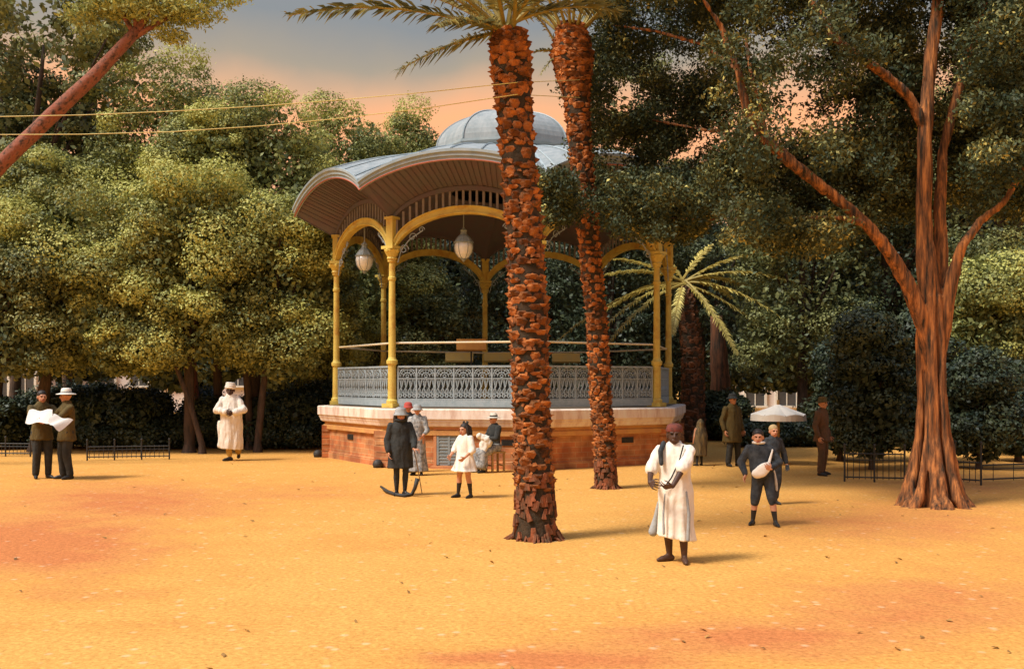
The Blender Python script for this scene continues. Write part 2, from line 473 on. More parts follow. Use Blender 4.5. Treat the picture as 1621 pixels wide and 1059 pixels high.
PZ = 1.36
m = MB(); octa(m, [(4.80, -0.05), (4.80, 0.16), (4.76, 0.18), (4.76, 0.74)], cap_top=False)
base = kb(m, 'base_wall', M['masonry']); uv_box(base)
m = MB(); octa(m, [(4.76, 0.74), (4.84, 0.75), (4.84, 0.85), (4.80, 0.87), (4.80, 0.92), (4.86, 0.935)], cap_top=False)
kb(m, 'string_course', mat('ochre_course', (0.62, 0.34, 0.10), (0.52, 0.24, 0.09), 3, 0.85))
m = MB(); octa(m, [(4.84, 0.932), (4.90, 0.96), (4.93, 1.03), (4.95, 1.06), (4.95, 1.10), (4.99, 1.12), (4.99, 1.32), (4.96, 1.345), (4.86, 1.35)])
kb(m, 'cornice', M['cornice'])
m = MB(); octa(m, [(4.72, 1.352), (4.72, PZ)])
kb(m, 'floor', M['floor'])
for k in range(8):                                            # rusticated corner piers with dark guard stones
    a = TH0 + k * PI / 4
    rot = Matrix.Rotation(a, 3, 'Z')
    m = MB()
    for j in range(5):
        c = kv(k, 4.72, 0.09 + j * 0.166)
        m.box(c, (0.46 - 0.03 * (j % 2), 0.30, 0.155), rot)
    pier = kb(m, 'corner_pier', M['masonry']); uv_box(pier)
    m = MB()
    m.lathe(kv(k, 4.98, 0), [(0.02, -0.02), (0.10, 0.0), (0.12, 0.08), (0.09, 0.16), (0.03, 0.19), (0.001, 0.192)], 12)
    kb(m, 'guard_stone', M['iron'], None, True)
# door and vent grates in the base
t, nrm = kfrm(1)
rot = rz(t)
m = MB()
dc = kl(1, -0.14, 4.76, 0.47) + nrm * 0.01
for sx in (-1, 1): m.box(dc + t * (0.33 * sx), (0.07, 0.10, 0.86), rot)
m.box(dc + Vector((0, 0, 0.44)), (0.73, 0.12, 0.07), rot)
m.box(dc + Vector((0, 0, -0.44)) + nrm * 0.05, (0.80, 0.24, 0.06), rot)
df = kb(m, 'door_frame', mat('door_stone', (0.55, 0.24, 0.10), (0.48, 0.2, 0.09), 4, 0.85))
m = MB()
m.box(dc + nrm * 0.012, (0.58, 0.03, 0.80), rot)
for j in range(9): m.box(dc + nrm * 0.03 + Vector((0, 0, -0.33 + j * 0.075)), (0.50, 0.018, 0.03), Matrix.Rotation(0, 3, 'X') @ rot)
for sx in (-1, 0, 1): m.box(dc + nrm * 0.032 + t * 0.265 * sx, (0.05, 0.024, 0.78), rot)
kb(m, 'door', M['grille'], df)
for k, s_ in ((0, -0.1), (2, 0.35), (3, 0.2), (1, 0.62)):
    t2, n2 = kfrm(k)
    r2 = rz(t2)
    c = kl(k, s_, 4.76, 0.60)
    m = MB()
    m.box(c + n2 * 0.004, (0.34, 0.03, 0.13), r2)
    for j in range(5): m.box(c + n2 * 0.022 + Vector((0, 0, -0.05 + j * 0.025)), (0.30, 0.012, 0.009), r2)
    kb(m, 'vent_grate', M['iron'])

# columns
CB, CT = PZ, 5.02
def column_mb():
    m = MB()
    m.box((0, 0, CB + 0.05), (0.34, 0.34, 0.10))
    m.lathe((0, 0, 0), [(0.135, CB + 0.10), (0.135, CB + 0.16), (0.102, CB + 0.20), (0.096, CB + 0.98), (0.130, CB + 1.02),
                        (0.134, CB + 1.09), (0.104, CB + 1.12), (0.086, CB + 1.17), (0.074, CT - 0.72), (0.094, CT - 0.70), (0.094, CT - 0.64),
                        (0.074, CT - 0.62), (0.072, CT - 0.30), (0.105, CT - 0.28), (0.105, CT - 0.24)], 16)
    return m
def capital_mb():
    m = MB()
    m.lathe((0, 0, 0), [(0.105, CT - 0.24), (0.13, CT - 0.21), (0.11, CT - 0.17), (0.17, CT - 0.06), (0.19, CT - 0.03), (0.19, CT)], 12)
    m.box((0, 0, CT + 0.045), (0.36, 0.36, 0.07))
    m.box((0, 0, CT + 0.39), (0.20, 0.20, 0.62))
    m.box((0, 0, CT + 0.73), (0.26, 0.26, 0.06))
    for sx, sy in ((1, 0), (-1, 0), (0, 1), (0, -1)):
        m.lathe((sx * .155, sy * .155, CT - 0.03), [(0.012, -0.05), (0.045, -0.03), (0.05, 0.02), (0.02, 0.045)], 8)
    return m
col0 = cap0 = None
for k in range(8):
    c = kv(k, 4.5) - KOFF
    a = TH0 + k * PI / 4
    if col0 is None:
        col0 = column_mb().build('column', M['yellow'], K)
        cap0 = capital_mb().build('capital', M['yellow'], col0)
        col, cap = col0, cap0
    else:
        col = col0.copy(); COL.objects.link(col); col.parent = K
        cap = cap0.copy(); COL.objects.link(cap); cap.parent = col
    col.location = c; col.rotation_euler = (0, 0, a)

def archz(s, spring, rise, p=0.62):
    return spring + rise * max(0.0, 1 - s * s) ** p
NS = 28
def sgrid(n=NS):
    return [-math.cos(PI * i / n) for i in range(n + 1)]
A_SP, A_RI = 4.98, 0.80
for k in range(8):
    t, nrm = kfrm(k)
    ss = [x * 0.955 for x in sgrid()]
    m = MB()
    rows = [[], [], [], []]
    for s in ss:
        q = s / 0.955
        z0 = archz(q, A_SP, A_RI); z1 = archz(q, A_SP + 0.21, A_RI - 0.02, 0.6)
        p = kl(k, s, 4.5, 0)
        for i, (dn, z) in enumerate(((0.07, z0), (0.07, z1), (-0.07, z1), (-0.07, z0))):
            rows[i].append(p + nrm * dn + Vector((0, 0, z)))
    m.grid([rows[0], rows[1], rows[2], rows[3], rows[0]])
    arch = kb(m, 'arch', M['yellow'])
    # moulding bead along the arch's face
    m = MB()
    m.tube([kl(k, s, 4.5, archz(s / 0.955, A_SP + 0.03, A_RI)) + nrm * 0.08 for s in ss], 0.024, 6)
    m.tube([kl(k, s, 4.5, archz(s / 0.955, A_SP + 0.195, A_RI - 0.02, 0.6)) + nrm * 0.08 for s in ss], 0.02, 6)
    kb(m, 'moulding', M['yellow'], arch)
    # scroll bracket under each arch haunch
    for sg in (-1, 1):
        m = MB()
        base_p = kl(k, sg * 0.93, 4.5, 0)
        d = -t * sg
        for (ox, oz, rr) in ((0.17, 5.02, 0.12), (0.38, 5.30, 0.10), (0.60, 5.46, 0.075)):
            pts = [base_p + d * (ox + rr * (1 - 0.055 * j) * math.cos(j * 0.55)) + Vector((0, 0, oz + rr * (1 - 0.055 * j) * math.sin(j * 0.55))) for j in range(15)]
            m.tube(pts, 0.011, 5)
        m.tube([base_p + d * 0.02 + Vector((0, 0, 4.72)), base_p + d * 0.10 + Vector((0, 0, 5.0)), base_p + d * 0.30 + Vector((0, 0, 5.24)), base_p + d * 0.62 + Vector((0, 0, 5.44))], 0.014, 5)
        kb(m, 'scroll_bracket', M['rail_grey'])
    # frieze of upright slats above the arch
    m = MB()
    for i in range(21):
        s = -0.93 + 1.86 * i / 20
        zb = archz(s / 0.955, A_SP + 0.22, A_RI - 0.03, 0.6) - 0.01
        zt = archz(s / 0.955, A_SP + 0.24 + 0.36, A_RI - 0.04, 0.6)
        m.box(kl(k, s, 4.5, (zb + zt) / 2), (0.055, 0.03, zt - zb), rz(t))
    kb(m, 'frieze', M['slat'])
    # ring beam over the frieze
    m = MB()
    rows = [[], [], [], []]
    for s in sgrid():
        z0 = archz(s * .99, A_SP + 0.58, A_RI - 0.04, 0.6); z1 = z0 + 0.10
        p = kl(k, s, 4.5, 0)
        for i, (dn, z) in enumerate(((0.05, z0), (0.05, z1), (-0.05, z1), (-0.05, z0))):
            rows[i].append(p + nrm * dn + Vector((0, 0, z)))
    m.grid([rows[0], rows[1], rows[2], rows[3], rows[0]])
    kb(m, 'ring_beam', M['soffit'])
    # plank soffit from ring beam out to the eave
    RE, FZ, FR = 5.56, 6.22, 0.58
    m = MB()
    npl = 30
    for i in range(npl):
        s0, s1 = -1 + 2 * i / npl, -1 + 2 * (i + 1) / npl
        dz = 0.012 * (i % 2)
        quad = []
        for s, r_ in ((s0, 4.5), (s1, 4.5), (s1, RE - 0.04), (s0, RE - 0.04)):
            z = archz(s * .99, A_SP + 0.67, A_RI - 0.04, 0.6) if r_ < 5 else archz(s * .995, FZ + 0.04, FR, 0.85)
            quad.append(kl(k, s, r_, z + dz))
        m.add(quad, [(0, 1, 2, 3)])
        # batten
        pa, pb = quad[0], quad[3]
        m.tube([pa - Vector((0, 0, .012)), pb - Vector((0, 0, .012))], 0.012, 4)
    kb(m, 'soffit', M['soffit'])
    # fascia with mouldings
    m = MB()
    prof = [(-0.03, 0.0), (0.0, 0.0), (0.0, 0.09), (0.035, 0.10), (0.035, 0.17), (0.07, 0.19), (0.07, 0.25), (-0.03, 0.27), (-0.03, 0.0)]
    rows = [[] for _ in prof]
    for s in sgrid():
        z0 = archz(s * .995, FZ, FR, 0.85)
        for i, (dn, dz) in enumerate(prof):
            rows[i].append(kl(k, s, RE + dn * 1.08, z0 + dz * (1 - 0.15 * s * s)))
    m.grid(rows)
    fas = kb(m, 'fascia', M['zinc_edge'])
    m = MB()
    m.tube([kl(k, s, RE + 0.012, archz(s * .995, FZ + 0.012, FR, 0.85)) for s in sgrid()], 0.017, 5)
    kb(m, 'lower_bead', mat('red_bead', (0.40, 0.12, 0.07)) if k == 0 else bpy.data.materials['red_bead'], fas)
    # vaulted zinc roof of this side
    m = MB()
    NU = 14
    rows = []
    for iu in range(NU + 1):
        u = iu / NU
        r_ = 5.60 + (1.80 - 5.60) * u
        row = []
        for s in sgrid():
            ridge = FZ + FR + 0.25 + 0.68 * (1 - (1 - u) ** 1.9)
            valley = FZ + 0.22 + 1.45 * (1 - (1 - u) ** 1.35)
            w = max(0.0, 1 - s * s) ** 0.85
            row.append(kl(k, s, r_, valley + max(0, ridge - valley) * w))
        rows.append(row)
    m.grid(rows)
    rf = kb(m, 'roof', M['zinc'], None, True)
    m = MB()                                                    # standing seams
    for j in (4, 8, 11, 14, 17, 20, 24):
        m.tube([Vector(rows[i][j]) + Vector((0, 0, 0.012)) for i in range(NU + 1)], 0.018, 4)
    m.tube([Vector(rows[i][0]) + Vector((0, 0, 0.02)) for i in range(NU + 1)], 0.04, 5)
    kb(m, 'seam', M['zinc_edge'], rf)
    # inner ceiling
    m = MB()
    rows = []
    for iu in range(9):
        u = iu / 8
        rows.append([kl(k, s, 4.46 * (1 - u) + 1.6 * u, (archz(s * .99, A_SP + 0.62, A_RI - 0.04, 0.6)) * (1 - u) + 7.0 * u) for s in sgrid(16)])
    m.grid(rows)
    kb(m, 'ceiling', M['soffit'], None, True)

# cupola: drum, rim, faceted dome, finial
m = MB(); octa(m, [(1.82, 7.50), (1.82, 8.0)], cap_top=False)
kb(m, 'drum', M['drum'])
m = MB(); octa(m, [(1.84, 7.93), (1.93, 7.96), (1.97, 8.03), (1.97, 8.09), (1.88, 8.11)])
kb(m, 'drum_rim', M['zinc_edge'])
m = MB()
prof = [(1.88 * math.cos(PI / 2 * i / 12) ** 0.9, 8.11 + 1.02 * math.sin(PI / 2 * i / 12)) for i in range(13)]
prof[-1] = (0.05, prof[-1][1])
octa(m, prof)
dome = kb(m, 'dome', M['zinc'])
m = MB()
for k in range(8):
    m.tube([kv(k, r_ + 0.01, z + 0.005) for r_, z in prof[:-1]], 0.025, 5)
kb(m, 'rib', M['zinc_edge'], dome)
m = MB(); m.lathe((KC.x, KC.y, 0), [(0.16, 9.10), (0.12, 9.16), (0.05, 9.19), (0.07, 9.23), (0.05, 9.27), (0.01, 9.30)], 10)
kb(m, 'finial', M['zinc_edge'], dome)

# ornate cast iron railing
def railing(k):
    t, nrm = kfrm(k)
    L = (kv(k + 1, 4.5) - kv(k, 4.5)).length - 0.30
    c0 = kl(k, 0, 4.5, 0)
    n = 7
    w = L / n
    z0, z1 = PZ + 0.05, 2.31
    m = MB()
    rot = rz(t)
    def pt(x, z, d=0.0): return c0 + t * x + nrm * d + Vector((0, 0, z))
    m.box(pt(0, z1), (L, 0.06, 0.04), rot)
    m.box(pt(0, z0 + 0.06), (L, 0.045, 0.16), rot)
    m.box(pt(0, z1 - 0.275), (L, 0.03, 0.022), rot)
    m.box(pt(0, z0 + 0.155), (L, 0.03, 0.02), rot)
    m.box(pt(0, z0 + 0.30), (L, 0.02, 0.014), rot)
    for i in range(n + 1):
        m.box(pt(-L / 2 + i * w, (z0 + z1) / 2), (0.028, 0.034, z1 - z0), rot)
    for i in range(n):
        xc = -L / 2 + (i + 0.5) * w
        zc = z1 - 0.235
        for rr, th in ((0.205, 0.012), (0.165, 0.009), (0.095, 0.011)):
            rr = min(rr, w / 2 - 0.012)
            m.tube([pt(xc + rr * math.cos(a), zc + rr * math.sin(a)) for a in [PI * j / 14 for j in range(15)]], th, 5)
        for a in (0.5, 1.05, PI / 2, PI - 1.05, PI - 0.5):
            m.tube([pt(xc + 0.095 * math.cos(a), zc + 0.095 * math.sin(a)), pt(xc + 0.2 * math.cos(a), zc + 0.2 * math.sin(a))], 0.008, 4)
        m.tube([pt(xc + 0.035 * math.cos(a), zc + 0.02 + 0.035 * math.sin(a)) for a in [2 * PI * j / 10 for j in range(11)]], 0.010, 5)
        for sg in (-1, 1):
            m.tube([pt(xc + sg * (w / 2 - 0.06 + 0.03 * math.cos(a)), z1 - 0.06 + 0.03 * math.sin(a)) for a in [2 * PI * j / 8 for j in range(9)]], 0.007, 4)
        # middle: slanting foliate bars with curled feet
        zt, zb = z1 - 0.28, z0 + 0.31
        for j in range(4):
            x0 = xc - w / 2 + (j + 0.15) * w / 4
            m.tube([pt(x0, zb - 0.10), pt(x0 + 0.015, zb + 0.04), pt(x0 + 0.075, zb + 0.13), pt(x0 + 0.115, zt)], 0.013, 5)
            m.tube([pt(x0 + 0.10, zb - 0.02), pt(x0 + 0.065, zb + 0.08), pt(x0 + 0.02, zt)], 0.009, 4)
            m.tube([pt(x0 + 0.055, zb), pt(x0 + 0.058, zt)], 0.008, 4)
        for j in range(4):
            x0 = xc - w / 2 + (j + 0.5) * w / 4
            m.tube([pt(x0 + 0.045 * (1 - .05 * q) * math.cos(q * 0.6), z0 + 0.225 + 0.052 * (1 - .05 * q) * math.sin(q * 0.6)) for q in range(14)], 0.012, 5)
    return m
for k in range(8):
    kb(railing(k), 'railing', M['rail_grey'])
    t, nrm = kfrm(k)
    m = MB()
    a, b = kv(k, 4.44, 2.86), kv(k + 1, 4.44, 2.86)
    m.tube([a, b], 0.024, 8)
    kb(m, 'guard_rail', M['pipe'])

# lanterns hanging under the arches
def lantern(px, py, Y, label):
    top = P(px, py, Y)
    o = empty('hanging_lantern', top, 0, label, 'lantern', 'lanterns hanging in the bandstand')
    zr = 5.86 if Y < 26 else 5.8
    m = MB()
    m.tube([(0, 0, 0.33), (0, 0, max(0.6, zr - top.z))], 0.012, 6)
    m.build('rod', M['lampcap'], o)
    m = MB()
    m.lathe((0, 0, 0), [(0.225, 0.0), (0.215, 0.03), (0.15, 0.13), (0.08, 0.19), (0.07, 0.25), (0.085, 0.28), (0.03, 0.33), (0.012, 0.36)], 8)
    m.lathe((0, 0, 0), [(0.23, -0.02), (0.235, 0.005), (0.225, 0.02)], 8)
    m.build('cap', M['lampcap'], o)
    m = MB()
    m.lathe((0, 0, 0), [(0.205, -0.02), (0.215, -0.12), (0.19, -0.24), (0.12, -0.34), (0.05, -0.38)], 16)
    g = m.build('globe', M['glass'], o, True)
    m = MB()
    for j in range(6):
        a = 2 * PI * j / 6
        m.tube([(r_ * math.cos(a), r_ * math.sin(a), z) for r_, z in ((0.21, -0.02), (0.22, -0.12), (0.195, -0.24), (0.125, -0.34), (0.055, -0.385))], 0.007, 4)
    m.lathe((0, 0, 0), [(0.06, -0.37), (0.06, -0.40), (0.015, -0.45)], 8)
    m.build('cage', M['lampcap'], g)
lantern(734, 384, 23.6, 'pale glass lantern hanging in the wide front arch of the bandstand')
lantern(577, 405, 25.2, 'pale glass lantern hanging in the narrow left arch of the bandstand')

# music desks inside
def desk(px, py, Y, w, h, board, label):
    c = P(px, py, Y)
    o = empty('music_stand', (c.x, c.y, PZ), 0.06, label, 'music stand', 'music stands inside the bandstand')
    z = c.z - PZ
    tilt = Matrix.Rotation(R(-22), 3, 'X')
    m = MB()
    m.box((0, 0, z), (w, 0.03, h), tilt)
    m.box((0, -0.05 - 0.18 * h, z - h / 2 - 0.0), (w, 0.10, 0.025), tilt)
    m.box((0, 0.03, z), (w * 0.9, 0.03, 0.05), tilt)
    m.build('board', board, o)
    m = MB(); m.tube([(0, 0.03, 0.12), (0, 0.03, z)], 0.02, 8); m.build('post', M['iron'], o)
    m = MB()
    for a in (0.3, 0.3 + 2.094, 0.3 + 4.188):
        m.tube([(0, 0.03, 0.2), (0.25 * math.cos(a), 0.03 + 0.25 * math.sin(a), 0.01)], 0.014, 6)
    m.build('tripod', M['iron'], o)
desk(746, 545, 24.6, 0.72, 0.27, M['orange_board'], 'orange board music stand rising above the railing, left of the big palm trunk')
desk(727, 565, 26.2, 0.72, 0.22, M['yellow_board'], 'ochre music stand below the orange board one, nearest the front left column')
desk(788, 565, 26.2, 0.72, 0.22, M['yellow_board'], 'ochre music stand half hidden behind the left edge of the big palm trunk')
desk(896, 566, 26.0, 0.72, 0.22, M['yellow_board'], 'ochre music stand between the two tall palm trunks')
# ------------------------------------------------------------------ foliage
def leaf_mesh(name, pts, nrm, L, W, mats, parent=None, tone=None, rng=None, mi=None):
    n = len(pts)
    rng = rng or np.random.default_rng(1)
    rnd = rng.normal(size=(n, 3))
    nrm = nrm / (np.linalg.norm(nrm, axis=1, keepdims=True) + 1e-9)
    t = rnd - nrm * (rnd * nrm).sum(1, keepdims=True)
    t /= np.linalg.norm(t, axis=1, keepdims=True) + 1e-9
    b = np.cross(nrm, t)
    L = (L * rng.uniform(0.65, 1.3, n))[:, None] if np.isscalar(L) else L[:, None]
    W = L * W
    # four-cornered leaf, tip drooping a little
    v = np.empty((n, 4, 3))
    v[:, 0] = pts - t * L * 0.5
    v[:, 1] = pts - b * W * 0.5 + t * L * 0.05 + nrm * L * 0.06
    v[:, 2] = pts + t * L * 0.5 - nrm * L * 0.08
    v[:, 3] = pts + b * W * 0.5 + t * L * 0.05 + nrm * L * 0.06
    me = bpy.data.meshes.new(name)
    me.vertices.add(n * 4); me.loops.add(n * 4); me.polygons.add(n)
    me.vertices.foreach_set('co', v.reshape(-1))
    me.loops.foreach_set('vertex_index', np.arange(n * 4, dtype=np.int32))
    me.polygons.foreach_set('loop_start', np.arange(0, n * 4, 4, dtype=np.int32))
    if not isinstance(mats, (list, tuple)): mats = [mats]
    for m_ in mats: me.materials.append(m_)
    if mi is not None: me.polygons.foreach_set('material_index', mi.astype(np.int32))
    me.update()
    if tone is not None:
        at = me.attributes.new('tone', 'FLOAT', 'FACE')
        at.data.foreach_set('value', tone.astype(np.float32))
    o = bpy.data.objects.new(name, me)
    COL.objects.link(o)
    if parent is not None: o.parent = parent
    return o

def sphere_dirs(n, rng):
    d = rng.normal(size=(n, 3))
    return d / np.linalg.norm(d, axis=1, keepdims=True)
def clump(c, rad, n, rng, inner=0.72, tone=0.5, flat=1.0):
    d = sphere_dirs(n, rng)
    r = rng.uniform(inner ** 3, 1.0, n) ** (1 / 3)
    r *= 1 + 0.22 * np.sin(d[:, 0] * 5 + c[0] * 7) * np.cos(d[:, 2] * 6 + c[2] * 5) + 0.13 * rng.normal(size=n)
    pts = np.asarray(c) + d * r[:, None] * np.asarray(rad)
    nr = d / np.asarray(rad); nr /= np.linalg.norm(nr, axis=1, keepdims=True)
    nr = nr + rng.normal(size=(n, 3)) * 0.50 + np.array([0, 0, 0.30])
    tn = np.clip(tone + rng.normal(size=n) * 0.10, 0, 1)
    return pts, nr, tn

def crown_points(c, rad, nclump, cr, per, seed, tone=(0.15, 0.6), low=-0.75):
    rng = np.random.default_rng(seed)
    out = []
    c = np.asarray(c, float); rad = np.asarray(rad, float)
    k = 0
    while k < nclump:
        d = sphere_dirs(1, rng)[0]
        if d[2] < low: continue
        d = np.sign(d) * np.abs(d) ** np.array([.75, .9, .65])
        rr = rng.uniform(0.62, 1.0)
        cc = c + d * rad * rr
        s = cr * rng.choice([0.5, 0.75, 1.0, 1.3], p=[.3, .3, .25, .15]) * rng.uniform(.85, 1.15)
        rr3 = np.array([s * rng.uniform(0.9, 1.3), s * rng.uniform(0.9, 1.2), s * rng.uniform(0.6, 0.85)])
        q_ = rng.random()
        tv = tone[0] + (tone[1] - tone[0]) * (q_ * .45 if q_ < .5 else .65 + .7 * (q_ - .5))
        out.append(clump(cc, rr3, int(per * (s / cr) ** 2), rng, 0.7, tv))
        k += 1
    return out

def trunk_mesh(name, path, radii, parent, mt, limbs=(), seg=12, wob=0.06, seed=0):
    rng = random.Random(seed)
    m = MB()
    def fine(path, radii, n=4):
        pp, rr = [], []
        for i in range(len(path) - 1):
            for j in range(n):
                u = j / n
                a, b = Vector(path[i]), Vector(path[i + 1])
                q = a.lerp(b, u)
                r_ = radii[i] * (1 - u) + radii[i + 1] * u
                q += Vector((rng.uniform(-1, 1), rng.uniform(-1, 1), 0)) * r_ * wob * (0 if i + j == 0 else 1)
                pp.append(q); rr.append(r_ * (1 + rng.uniform(-wob, wob)))
        pp.append(Vector(path[-1])); rr.append(radii[-1])
        return pp, rr
    m.tube(*fine(path, radii), seg=seg)
    for lp, lr in limbs:
        m.tube(*fine(lp, lr), seg=8)
    return m.build(name, mt, parent, True)

def px_tree(name, px, top, bot, hw, Y, label, seed, mt='leaf_olive', cl=0.55, nclump=60, per=1500, leaf=0.085, depth=None,
            tone=(0.2, 0.95), trunk_px=None, trunk_r=0.16, group='broadleaf trees behind the square', inner=7000, tm='bark', cat='tree', trunk=True):
    """a broadleaf tree whose crown spans the given columns and rows when it stands Y metres away"""
    s = Y / F
    a, b = P(px, top, Y), P(px, bot, Y)
    zt, zb = a.z, max(b.z, -0.1)
    rad = np.array([hw * s, depth or max(1.2, hw * s * 0.75), (zt - zb) / 2])
    c = np.array([a.x, Y, (zt + zb) / 2])
    tx = ((trunk_px if trunk_px is not None else px) - CX) * s
    root = empty(name, (tx, Y, 0), 0, label, cat, group)
    off = np.array([tx, Y, 0])
    parts = crown_points(c - off, rad - cl * 0.75, nclump, cl, per, seed, tone)
    rng = np.random.default_rng(seed + 999)
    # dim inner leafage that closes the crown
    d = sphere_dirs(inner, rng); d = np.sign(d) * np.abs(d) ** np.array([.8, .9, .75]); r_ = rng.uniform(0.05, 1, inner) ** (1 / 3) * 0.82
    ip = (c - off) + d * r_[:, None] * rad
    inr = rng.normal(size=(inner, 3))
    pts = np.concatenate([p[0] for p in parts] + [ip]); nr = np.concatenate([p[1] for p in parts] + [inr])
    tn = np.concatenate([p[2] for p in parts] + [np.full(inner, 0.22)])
    Ls = np.concatenate([leaf * rng.uniform(0.65, 1.3, len(pts) - inner), leaf * 2.1 * rng.uniform(0.7, 1.2, inner)])
    keep = pts[:, 2] > 0.06
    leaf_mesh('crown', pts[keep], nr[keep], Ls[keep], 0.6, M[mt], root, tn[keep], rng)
    if trunk:
        cc = c - off
        rn = random.Random(seed)
        h = max(0.6, zb + (zt - zb) * 0.45)
        limbs = []
        for i in range(5):
            aa = i * 1.256 + rn.uniform(-.4, .4)
            e = Vector((cc[0] + rad[0] * 0.6 * math.cos(aa), rad[1] * 0.6 * math.sin(aa), cc[2] + rad[2] * rn.uniform(-.1, .5)))
            st = Vector((cc[0] * 0.5, 0, h * rn.uniform(0.55, 0.85)))
            limbs.append(([st, st.lerp(e, 0.5) + Vector((0, 0, 0.2)), e], [trunk_r * .6, trunk_r * .4, trunk_r * .15]))
        trunk_mesh('trunk', [(0, 0, -0.05), (0, 0, 0.25), (cc[0] * 0.2, 0, h * 0.4), (cc[0] * 0.5, 0, h * 0.8), (cc[0], 0, zb + (zt - zb) * 0.7)],
                   [trunk_r * 1.7, trunk_r * 1.15, trunk_r, trunk_r * .85, trunk_r * .3], root, M[tm], limbs, 10, 0.07, seed)
    return root

T = px_tree
# left mass, far to near
T('broadleaf_tree', 70, -90, 450, 190, 32, 'tall airy tree at the left edge whose crown leaves the top of the picture', 1, 'leaf_mid', 0.6, 64, 700, 0.13, trunk_px=20, inner=2200)
T('broadleaf_tree', 255, 62, 630, 130, 31, 'tall full tree rising behind the leaning palm trunk at the left', 2, 'leaf_olive', 0.62, 80, 950, trunk_px=312, tm='bark_pink', trunk_r=0.19)
T('broadleaf_tree', 425, 112, 625, 125, 30.5, 'full olive tree behind the white robed man, left of the bandstand', 3, 'leaf_olive', 0.6, 80, 950, trunk_px=400)
T('broadleaf_tree', 545, 125, 620, 95, 35, 'rounded tree directly behind the left eave of the bandstand', 4, 'leaf_olive', 0.62, 60, 800, trunk_px=500)
T('broadleaf_tree', 650, 140, 600, 72, 37, 'narrow tree peeping over the bandstand roof left of its dome', 5, 'leaf_olive', 0.6, 46, 800, trunk_px=660)
T('broadleaf_tree', 120, 270, 632, 175, 28.5, 'broad spreading tree low at the left above the two newspaper readers', 6, 'leaf_olive', 0.6, 90, 950, trunk_px=58, tone=(0.2, 1.0))
T('broadleaf_tree', 300, 235, 628, 135, 28, 'bright yellow green tree in the middle of the left foliage', 7, 'leaf_olive', 0.58, 90, 950, trunk_px=300, tone=(0.3, 1.1), trunk_r=0.13)
T('broadleaf_tree', 450, 270, 640, 95, 28.2, 'yellow green tree just left of the narrow bandstand bay', 8, 'leaf_olive', 0.55, 70, 900, trunk_px=408, tone=(0.3, 1.1), trunk_r=0.09)
T('broadleaf_tree', 70, 105, 420, 140, 34, 'dim tree standing behind the leaning trunk at the left', 26, 'leaf_mid', 0.6, 70, 900, 0.11, trunk_px=110, tone=(0.1, .6), trunk_r=0.14)
T('broadleaf_tree', 205, 330, 625, 95, 27.6, 'yellow green tree low between the two left tree trunks', 20, 'leaf_olive', 0.5, 70, 1300, trunk_px=320, tone=(0.25, 1.0), trunk_r=0.07)
T('broadleaf_tree', 375, 300, 600, 85, 29.2, 'pale green tree right above the white robed man', 21, 'leaf_olive', 0.52, 70, 1300, trunk_px=396, tone=(0.3, 1.05), trunk_r=0.10)
T('broadleaf_tree', 340, 150, 470, 110, 30.2, 'pale leafy tree crown between the tall full tree and the olive tree', 22, 'leaf_olive', 0.55, 80, 1300, trunk_px=345, tone=(0.25, 1.0), trunk_r=0.12)
T('broadleaf_tree', 510, 250, 640, 70, 31.5, 'leafy tree filling the gap just behind the narrow left bay of the bandstand', 23, 'leaf_olive', 0.5, 60, 1300, trunk_px=515, tone=(0.2, .95), trunk_r=0.10)
T('broadleaf_tree', 40, 210, 500, 110, 29.5, 'leafy tree at the left edge below the leaning trunk', 24, 'leaf_olive', 0.55, 70, 1300, trunk_px=-10, tone=(0.15, .8), trunk_r=0.12)
T('broadleaf_tree', 590, 180, 600, 85, 36.4, 'yellow green tree over the bandstand roof right of the rounded one', 25, 'leaf_olive', 0.55, 50, 1200, trunk_px=600, tone=(0.3, 1.0))
T('broadleaf_tree', 10, 360, 628, 120, 27.5, 'dark low tree cut by the left edge of the picture', 9, 'leaf_mid', 0.55, 50, 900, trunk_px=-20, trunk_r=0.12)
# behind the bandstand
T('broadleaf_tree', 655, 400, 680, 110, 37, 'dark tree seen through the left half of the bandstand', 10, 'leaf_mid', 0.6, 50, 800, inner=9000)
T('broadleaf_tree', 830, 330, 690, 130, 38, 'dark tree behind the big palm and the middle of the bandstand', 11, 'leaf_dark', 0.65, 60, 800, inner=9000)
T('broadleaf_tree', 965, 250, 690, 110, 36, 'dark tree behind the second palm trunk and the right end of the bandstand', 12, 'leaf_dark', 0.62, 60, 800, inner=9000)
# right
T('broadleaf_tree', 1010, 60, 520, 95, 40, 'tall tree with open sunlit crown right of the second palm crown', 13, 'leaf_mid', 0.6, 40, 500, 0.14, inner=500, trunk_px=1010)
T('broadleaf_tree', 1110, 215, 690, 125, 37, 'dark tree behind the small drooping palm', 14, 'leaf_dark', 0.6, 70, 850, inner=9000)
T('broadleaf_tree', 1270, 245, 645, 130, 33, 'dark tree above the white parasol', 15, 'leaf_mid', 0.6, 80, 850, tone=(0, .5), inner=9000)
T('broadleaf_tree', 1400, 150, 690, 110, 33, 'tall dark tree just left of the red barked tree', 16, 'leaf_dark', 0.62, 70, 850, inner=9000)
T('broadleaf_tree', 1575, 60, 650, 140, 31, 'tall tree behind the red barked tree at the right edge', 17, 'leaf_mid', 0.62, 90, 850, tone=(0.1, .8), trunk_px=1598, inner=9000, tm='bark', trunk_r=0.22)
T('broadleaf_tree', 1700, -40, 690, 130, 31, 'dark tree cut by the right edge of the picture', 18, 'leaf_dark', 0.65, 50, 800, inner=9000)
T('broadleaf_tree', 1560, 380, 630, 95, 26.5, 'lower sunlit tree right of the red barked trunk', 19, 'leaf_olive', 0.55, 60, 850, trunk_px=1640, tone=(0.2, 0.95), trunk_r=0.12)

